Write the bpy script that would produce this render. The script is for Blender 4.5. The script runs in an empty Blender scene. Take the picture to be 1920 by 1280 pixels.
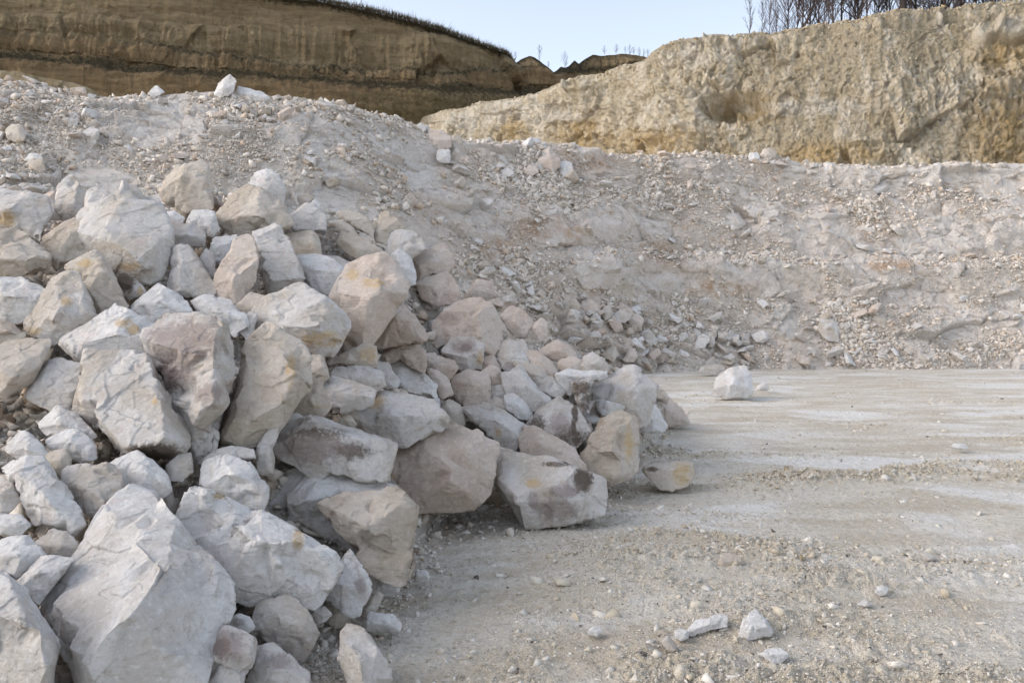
import bpy, bmesh, math, random
import numpy as np
from mathutils import Vector, Matrix
from mathutils.geometry import delaunay_2d_cdt

random.seed(7)
SC = bpy.context.scene
COL = SC.collection

# ------------------------------------------------------------------ camera
CAM_H = 1.7
FOC = 28.0
FPX = 1920 * FOC / 36.0
PITCH = math.radians(-1.53)
cam_d = bpy.data.cameras.new('camera')
cam_d.lens = FOC
cam_d.sensor_width = 36
cam_d.clip_start = 0.05
cam_d.clip_end = 5000
cam = bpy.data.objects.new('camera', cam_d)
COL.objects.link(cam)
cam.location = (0, 0, CAM_H)
cam.rotation_euler = (math.radians(90) + PITCH, 0, 0)
SC.camera = cam

# ------------------------------------------------------------------ sky, sun, exposure
SUN_EL = math.radians(30)
SUN_AZ = math.radians(-98)       # clockwise from +Y: low sun far to the left, the pit floor lies in open shade
world = bpy.data.worlds.new('World')
SC.world = world
world.use_nodes = True
wn = world.node_tree.nodes
wl = world.node_tree.links
for n in list(wn): wn.remove(n)
sky = wn.new('ShaderNodeTexSky')
sky.sky_type = 'NISHITA'
sky.sun_disc = False
sky.sun_elevation = SUN_EL
sky.sun_rotation = SUN_AZ
sky.altitude = 200
sky.air_density = 1.0
sky.dust_density = 2.0
sky.ozone_density = 2.5
hs = wn.new('ShaderNodeHueSaturation')
hs.inputs['Saturation'].default_value = 0.50
hs.inputs['Value'].default_value = 1.0
bg = wn.new('ShaderNodeBackground')
bg.inputs['Strength'].default_value = 0.15
wo = wn.new('ShaderNodeOutputWorld')
wl.new(sky.outputs[0], hs.inputs['Color'])
wl.new(hs.outputs[0], bg.inputs[0])
wl.new(bg.outputs[0], wo.inputs[0])

sun_d = bpy.data.lights.new('sun', 'SUN')
sun_d.energy = 0.5
sun_d.angle = math.radians(45)
sun_d.color = (1.0, 0.80, 0.62)
sun = bpy.data.objects.new('sun', sun_d)
COL.objects.link(sun)
sd = Vector((math.sin(SUN_AZ) * math.cos(SUN_EL), math.cos(SUN_AZ) * math.cos(SUN_EL), math.sin(SUN_EL)))
sun.rotation_euler = sd.to_track_quat('Z', 'Y').to_euler()
sun.location = (30, -20, 40)

SC.view_settings.view_transform = 'Standard'
SC.view_settings.look = 'None'
SC.view_settings.exposure = 1.10
SC.view_settings.gamma = 1.0

# ------------------------------------------------------------------ numpy noise
def _hash(ix, iy, iz, seed):
    h = (ix.astype(np.int64) * 374761393 + iy.astype(np.int64) * 668265263 + iz.astype(np.int64) * 2147483647 + seed * 974634777) & 0xFFFFFFFF
    h = ((h ^ (h >> 13)) * 1274126177) & 0xFFFFFFFF
    h = ((h ^ (h >> 16)) * 2246822519) & 0xFFFFFFFF
    return h ^ (h >> 15)
_G = np.array([[1,1,0],[-1,1,0],[1,-1,0],[-1,-1,0],[1,0,1],[-1,0,1],[1,0,-1],[-1,0,-1],
               [0,1,1],[0,-1,1],[0,1,-1],[0,-1,-1],[1,1,0],[0,-1,1],[-1,1,0],[0,-1,-1]], dtype=np.float64)
def perlin(P, seed=0):
    P = np.asarray(P, dtype=np.float64)
    I = np.floor(P); F = P - I; I = I.astype(np.int64)
    U = F * F * F * (F * (F * 6 - 15) + 10)
    r = 0
    for dx in (0, 1):
        wx = U[:, 0] if dx else 1 - U[:, 0]
        for dy in (0, 1):
            wy = U[:, 1] if dy else 1 - U[:, 1]
            for dz in (0, 1):
                wz = U[:, 2] if dz else 1 - U[:, 2]
                g = _G[_hash(I[:, 0] + dx, I[:, 1] + dy, I[:, 2] + dz, seed) & 15]
                d = g[:, 0] * (F[:, 0] - dx) + g[:, 1] * (F[:, 1] - dy) + g[:, 2] * (F[:, 2] - dz)
                r = r + wx * wy * wz * d
    return r
def fbm(P, octaves=4, seed=0, gain=0.5, lac=2.03):
    a, r, s = 1.0, 0, 0
    P = np.asarray(P, dtype=np.float64)
    for o in range(octaves):
        r = r + a * perlin(P + 17.3 * o, seed + o)
        s += a; a *= gain; P = P * lac
    return r / s
def ridged(P, octaves=4, seed=0):
    a, r, s = 1.0, 0, 0
    for o in range(octaves):
        r = r + a * (1 - 2 * np.abs(perlin(P + 9.1 * o, seed + o)))
        s += a; a *= 0.5; P = P * 2.1
    return r / s
def cells2(u, v, seed=0):
    """2-D cellular noise: distance, second distance, cell id random, tilt-plane value"""
    iu = np.floor(u).astype(np.int64); iv = np.floor(v).astype(np.int64)
    b1 = np.full(u.shape, 9.0); b2 = np.full(u.shape, 9.0)
    rid = np.zeros(u.shape); pl = np.zeros(u.shape)
    z = np.zeros_like(iu)
    for du in (-1, 0, 1):
        for dv in (-1, 0, 1):
            h = _hash(iu + du, iv + dv, z, seed)
            rx = (h & 255) / 255.0; ry = ((h >> 8) & 255) / 255.0
            cx = iu + du + rx; cy = iv + dv + ry
            ex = u - cx; ey = v - cy
            d = ex * ex + ey * ey
            gx = ((h >> 16) & 255) / 127.5 - 1; gy = ((h >> 24) & 255) / 127.5 - 1
            m = d < b1
            b2 = np.where(m, b1, np.minimum(b2, d))
            rid = np.where(m, ry, rid); pl = np.where(m, gx * ex + gy * ey, pl)
            b1 = np.where(m, d, b1)
    return np.sqrt(b1), np.sqrt(b2), rid, pl
def sstep(a, b, x):
    t = np.clip((x - a) / (b - a), 0, 1)
    return t * t * (3 - 2 * t)

# ------------------------------------------------------------------ pixels (1920x1280) <-> world
_R = np.array(Matrix.Rotation(math.radians(90) + PITCH, 3, 'X'))
def ray(x, y):
    d = _R @ np.array([(x - 960) / FPX, (640 - y) / FPX, -1.0])
    return d / d[1]                      # per metre of Y
def at(x, y, Y):
    d = ray(x, y)
    return np.array([d[0] * Y, Y, CAM_H + d[2] * Y])
def zat(y, Y):
    return CAM_H + ray(960, y)[2] * Y
def colpx(X, Y):
    return 960 + FPX * X / np.maximum(Y, 0.3)    # near enough for a 1.5 degree pitch

# ------------------------------------------------------------------ materials
def new_mat(name):
    m = bpy.data.materials.new(name); m.use_nodes = True
    nt = m.node_tree
    for n in list(nt.nodes): nt.nodes.remove(n)
    out = nt.nodes.new('ShaderNodeOutputMaterial')
    bs = nt.nodes.new('ShaderNodeBsdfPrincipled')
    bs.inputs['Roughness'].default_value = 0.95
    bs.inputs['Specular IOR Level'].default_value = 0.15
    nt.links.new(bs.outputs[0], out.inputs[0])
    return m, nt, bs
class NB:
    def __init__(s, nt): s.nt = nt
    def n(s, t, **kw):
        x = s.nt.nodes.new(t)
        for k, v in kw.items(): setattr(x, k, v)
        return x
    def l(s, a, b): s.nt.links.new(a, b)
    def noise(s, vec, scale, detail=6, rough=0.55, dist=0.0):
        x = s.n('ShaderNodeTexNoise'); x.inputs['Scale'].default_value = scale
        x.inputs['Detail'].default_value = detail; x.inputs['Roughness'].default_value = rough
        x.inputs['Distortion'].default_value = dist
        s.l(vec, x.inputs['Vector']); return x.outputs[0]
    def voro(s, vec, scale, feature='F1', out=0, rand=1.0):
        x = s.n('ShaderNodeTexVoronoi', feature=feature); x.inputs['Scale'].default_value = scale
        x.inputs['Randomness'].default_value = rand
        s.l(vec, x.inputs['Vector']); return x.outputs[out]
    def ramp(s, fac, a, b, lo=0.0, hi=1.0):
        x = s.n('ShaderNodeMapRange'); x.interpolation_type = 'SMOOTHSTEP'
        x.inputs[1].default_value = a; x.inputs[2].default_value = b
        x.inputs[3].default_value = lo; x.inputs[4].default_value = hi
        s.l(fac, x.inputs[0]); return x.outputs[0]
    def mix(s, fac, a, b, mode='MIX'):
        x = s.n('ShaderNodeMix', data_type='RGBA', blend_type=mode)
        for i, v in ((0, fac), (6, a), (7, b)):
            if hasattr(v, 'node'): s.l(v, x.inputs[i])
            elif i == 0: x.inputs[0].default_value = v
            else: x.inputs[i].default_value = (*v, 1) if len(v) == 3 else v
        return x.outputs[2]
    def math(s, op, a, b=0.0, clamp=False):
        x = s.n('ShaderNodeMath', operation=op, use_clamp=clamp)
        for i, v in ((0, a), (1, b)):
            if hasattr(v, 'node'): s.l(v, x.inputs[i])
            else: x.inputs[i].default_value = v
        return x.outputs[0]
    def bump(s, h, dist, strength=1.0, prev=None):
        x = s.n('ShaderNodeBump'); x.inputs['Strength'].default_value = strength
        x.inputs['Distance'].default_value = dist
        s.l(h, x.inputs['Height'])
        if prev is not None: s.l(prev, x.inputs['Normal'])
        return x.outputs[0]
    def plates(s, vec, scale):
        c = s.voro(vec, scale, 'F1', 1); q = s.n('ShaderNodeSeparateColor'); s.l(c, q.inputs[0]); return q.outputs[0]
    def mapping(s, vec, scale=(1,1,1), rot=(0,0,0)):
        x = s.n('ShaderNodeMapping'); x.inputs['Scale'].default_value = scale
        x.inputs['Rotation'].default_value = rot
        s.l(vec, x.inputs['Vector']); return x.outputs[0]

def chalk_mat(name, light, tan, tan_amt=0.5, stains=True, detail=1.0, per_obj=True):
    m, nt, bs = new_mat(name); b = NB(nt)
    tc = b.n('ShaderNodeTexCoord').outputs['Object']
    if per_obj:
        oi = b.n('ShaderNodeObjectInfo')
        va = b.n('ShaderNodeVectorMath', operation='MULTIPLY_ADD')
        cmb = b.n('ShaderNodeCombineXYZ')
        for i in range(3): b.l(oi.outputs['Random'], cmb.inputs[i])
        b.l(cmb.outputs[0], va.inputs[0]); va.inputs[1].default_value = (37, 53, 71); b.l(tc, va.inputs[2])
        tc = va.outputs[0]
    big = b.noise(tc, 1.6 * detail, 5, 0.6, 0.6)
    mid = b.noise(tc, 7 * detail, 8, 0.65, 0.8)
    fin = b.noise(tc, 55 * detail, 6, 0.7)
    col = b.mix(b.ramp(big, 0.50 - 0.12 * tan_amt, 0.62, 0, 0.85), light, tan)
    col = b.mix(b.ramp(mid, 0.5, 0.72, 0, 0.5), col, tuple(0.5 * (x + y) * 0.9 for x, y in zip(light, tan)))
    col = b.mix(b.ramp(mid, 0.46, 0.30, 0, 0.55), col, tuple(min(0.85, x * 1.14) for x in light))
    pk = b.noise(tc, 3.1 * detail, 4, 0.6, 1.0)
    col = b.mix(b.ramp(pk, 0.56, 0.72, 0, 0.35), col, (tan[0] * 1.05, tan[1] * 0.86, tan[2] * 0.84))
    ochre = b.noise(tc, 2.3 * detail, 6, 0.7, 1.4)
    col = b.mix(b.ramp(ochre, 0.66, 0.76, 0, 0.6), col, (0.46, 0.33, 0.17))
    # hairline cracks, only in places
    wv = b.n('ShaderNodeVectorMath', operation='MULTIPLY_ADD')
    ncl = b.n('ShaderNodeTexNoise'); ncl.inputs['Scale'].default_value = 4 * detail; ncl.inputs['Detail'].default_value = 5
    b.l(tc, ncl.inputs['Vector']); b.l(ncl.outputs['Color'], wv.inputs[0]); wv.inputs[1].default_value = (0.5, 0.5, 0.5); b.l(tc, wv.inputs[2])
    ve = b.voro(wv.outputs[0], 2.6 * detail, 'DISTANCE_TO_EDGE')
    cm = b.ramp(b.noise(tc, 1.9 * detail, 3), 0.54, 0.66)
    crack = b.math('MULTIPLY', b.ramp(ve, 0.0, 0.008, 1, 0), cm)
    col = b.mix(b.math('MULTIPLY', crack, 0.14), col, (0.30, 0.25, 0.20))
    grime = b.noise(tc, 4.4 * detail, 9, 0.78, 0.4)
    col = b.mix(b.ramp(grime, 0.51, 0.66, 0, 0.45), col, (0.40, 0.35, 0.29))
    gr = b.noise(tc, 30 * detail, 7, 0.75, 0.3)
    col = b.mix(b.ramp(gr, 0.53, 0.66, 0, 0.55), col, (0.38, 0.33, 0.275))
    col = b.mix(b.ramp(gr, 0.47, 0.34, 0, 0.6), col, tuple(min(0.86, x * 1.2) for x in light))
    # speckle
    col = b.mix(b.math('MULTIPLY', b.ramp(fin, 0.62, 0.74), b.ramp(mid, 0.42, 0.62, 0, 0.55)), col, (0.27, 0.22, 0.17))
    if stains:
        at_ = b.n('ShaderNodeAttribute', attribute_name='stain')
        sp = b.n('ShaderNodeSeparateColor'); b.l(at_.outputs['Color'], sp.inputs[0])
        sn = b.noise(tc, 15, 11, 0.88, 0.8)
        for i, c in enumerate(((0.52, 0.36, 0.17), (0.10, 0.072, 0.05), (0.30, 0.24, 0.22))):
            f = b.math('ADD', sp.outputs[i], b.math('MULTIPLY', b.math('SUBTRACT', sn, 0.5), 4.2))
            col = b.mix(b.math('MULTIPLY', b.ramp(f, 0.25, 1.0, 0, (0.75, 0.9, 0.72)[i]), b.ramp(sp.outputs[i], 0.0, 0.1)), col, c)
    b.l(col, bs.inputs['Base Color'])
    # chips and grain
    strat = b.noise(b.mapping(tc, (1.0, 1.0, 3.2), (0.5, 0.3, 0.2)), 9 * detail, 8, 0.6, 0.5)
    n1 = b.bump(strat, 0.020 / detail, 0.8)
    pl1 = b.plates(wv.outputs[0], 5 * detail); pl2 = b.plates(wv.outputs[0], 17 * detail)
    n2 = b.bump(pl1, 0.004 / detail, 0.3, n1)
    n2 = b.bump(pl2, 0.003 / detail, 0.5, n2)
    n3 = b.bump(b.noise(tc, 42 * detail, 9, 0.8), 0.011 / detail, 1.0, n2)
    n4 = b.bump(crack, -0.003, 1.0, n3)
    b.l(n4, bs.inputs['Normal'])
    return m

M = {}
LIGHT = (0.60, 0.568, 0.535); TAN = (0.48, 0.42, 0.35)
M['chalk'] = chalk_mat('pale chalk stone', LIGHT, TAN, 0.4)
M['pink'] = chalk_mat('warm pinkish chalk stone', (0.605, 0.525, 0.46), (0.50, 0.405, 0.33), 0.8)
M['tan'] = chalk_mat('tan weathered stone', (0.565, 0.505, 0.435), (0.45, 0.38, 0.30), 0.8)
M['white'] = chalk_mat('white chalk stone', (0.68, 0.66, 0.635), (0.57, 0.53, 0.485), 0.1)

# ------------------------------------------------------------------ mesh helpers
def mesh_np(name, V, F, mat, smooth=True, attr=None):
    """V (n,3); F (m,3) or (m,4) int array"""
    me = bpy.data.meshes.new(name)
    V = np.asarray(V, dtype=np.float32); F = np.asarray(F, dtype=np.int32)
    k = F.shape[1]
    me.vertices.add(len(V)); me.vertices.foreach_set('co', V.ravel())
    me.loops.add(F.size); me.loops.foreach_set('vertex_index', F.ravel())
    me.polygons.add(len(F))
    me.polygons.foreach_set('loop_start', np.arange(0, F.size, k, dtype=np.int32))
    me.polygons.foreach_set('loop_total', np.full(len(F), k, dtype=np.int32))
    if smooth: me.polygons.foreach_set('use_smooth', np.ones(len(F), dtype=bool))
    me.update(calc_edges=True)
    if attr is not None:
        for an, A in attr.items():
            at_ = me.attributes.new(an, 'FLOAT_COLOR', 'POINT')
            at_.data.foreach_set('color', np.asarray(A, dtype=np.float32).ravel())
    for mm in (mat if isinstance(mat, (list, tuple)) else [mat]): me.materials.append(mm)
    return me
def link(name, me, loc=(0,0,0), **props):
    o = bpy.data.objects.new(name, me); COL.objects.link(o); o.location = loc
    for k, v in props.items(): o[k] = v
    return o
def grid_faces(nr, nc):
    i = np.arange(nr - 1)[:, None] * nc + np.arange(nc - 1)[None, :]
    i = i.ravel()
    return np.stack([i, i + 1, i + nc + 1, i + nc], 1)
def grid_normals(V, nr, nc):
    G = V.reshape(nr, nc, 3)
    du = np.gradient(G, axis=1); dv = np.gradient(G, axis=0)
    N = np.cross(du, dv); N /= np.linalg.norm(N, axis=2, keepdims=True) + 1e-12
    return N.reshape(-1, 3)

# ------------------------------------------------------------------ macro terrain (functions of world x, y)
def lerp(xs, pts):
    p = np.array(pts, dtype=float); return np.interp(xs, p[:, 0], p[:, 1])
MS = 0.5                                                     # slope of the boulder pile
Y0_PTS = [(-900, 2.2), (0, 2.6), (450, 3.2), (640, 3.9), (780, 5.4), (860, 6.6), (1000, 6.9), (1120, 7.0), (1190, 8.6), (1245, 11.5), (1290, 14.5), (1330, 60)]
YC_PTS = [(-900, 8.5), (0, 8.6), (130, 9.4), (400, 10.2), (560, 9.9), (760, 10.7), (850, 11.1), (940, 10.3), (1000, 10.0), (1100, 9.3), (1180, 10.4), (1230, 12.3), (1290, 14.6)]
TOE_PTS = [(-900, 12.5), (0, 13.0), (400, 14.2), (700, 16.5), (850, 18.5), (1000, 21.5), (1120, 24.0), (1250, 27.0), (1400, 28.0), (1920, 28.2), (2900, 28.4)]
CR_PTS = [(-900, 22.0), (0, 23.0), (400, 24.0), (560, 24.8), (700, 26.3), (850, 29.0), (1000, 30.8), (1200, 32.8), (1500, 34.6), (1920, 34.8), (2900, 34.8)]
CRY = [(-900, 160), (0, 164), (50, 158), (110, 172), (190, 186), (300, 182), (400, 176), (480, 184), (560, 192), (640, 202), (700, 217), (760, 230), (820, 248), (870, 264), (940, 270), (1050, 272), (1120, 288), (1200, 294), (1300, 292), (1400, 298), (1450, 294), (1500, 308), (1600, 314), (1700, 312), (1920, 308), (2900, 308)]
def mound(X, Y, drop=0.0):
    c = colpx(X, Y)
    y0 = lerp(c, Y0_PTS); yc = lerp(c, YC_PTS)
    z = MS * (np.minimum(Y, yc) - y0) - lerp(c, [(300, 0.08), (900, 0.30)]) * np.maximum(Y - yc, 0)
    # right tail is lower
    return z - drop
def prof(t):
    # t 0..1 toe to crest -> height 0..1 : apron, ledge, face, brow
    return np.interp(t, [0, .12, .30, .36, .52, .60, .86, .93, 1.0], [0, .10, .30, .44, .50, .62, .84, .96, 1.0])
def crest_z(c):
    y = lerp(c, CRY); Y = lerp(c, CR_PTS)
    return CAM_H + ((600 - y) / FPX) * Y
def slope_z(X, Y):
    c = colpx(X, Y)
    t = (Y - lerp(c, TOE_PTS)) / (lerp(c, CR_PTS) - lerp(c, TOE_PTS))
    left = sstep(1250, 850, c)
    pz = prof(np.clip(t, 0, 1)) * (1 - left) + np.interp(np.clip(t, 0, 1), [0, .25, .5, .8, 1], [0, .24, .50, .83, 1]) * left
    return np.where(t < 0, -5.0, pz * crest_z(c))
def surf(X, Y, with_mound=True):
    z = np.maximum(0.0, slope_z(X, Y))
    if with_mound: z = np.maximum(z, mound(X, Y))
    return z
_YS = np.geomspace(2.0, 36, 4000)
def hit(x, y, with_mound=True):
    d = ray(x, y)
    X = d[0] * _YS; Z = CAM_H + d[2] * _YS
    H = surf(X, _YS, with_mound)
    k = np.argmax(Z <= H)
    if Z[k] > H[k]: return None
    return float(_YS[k])
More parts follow.
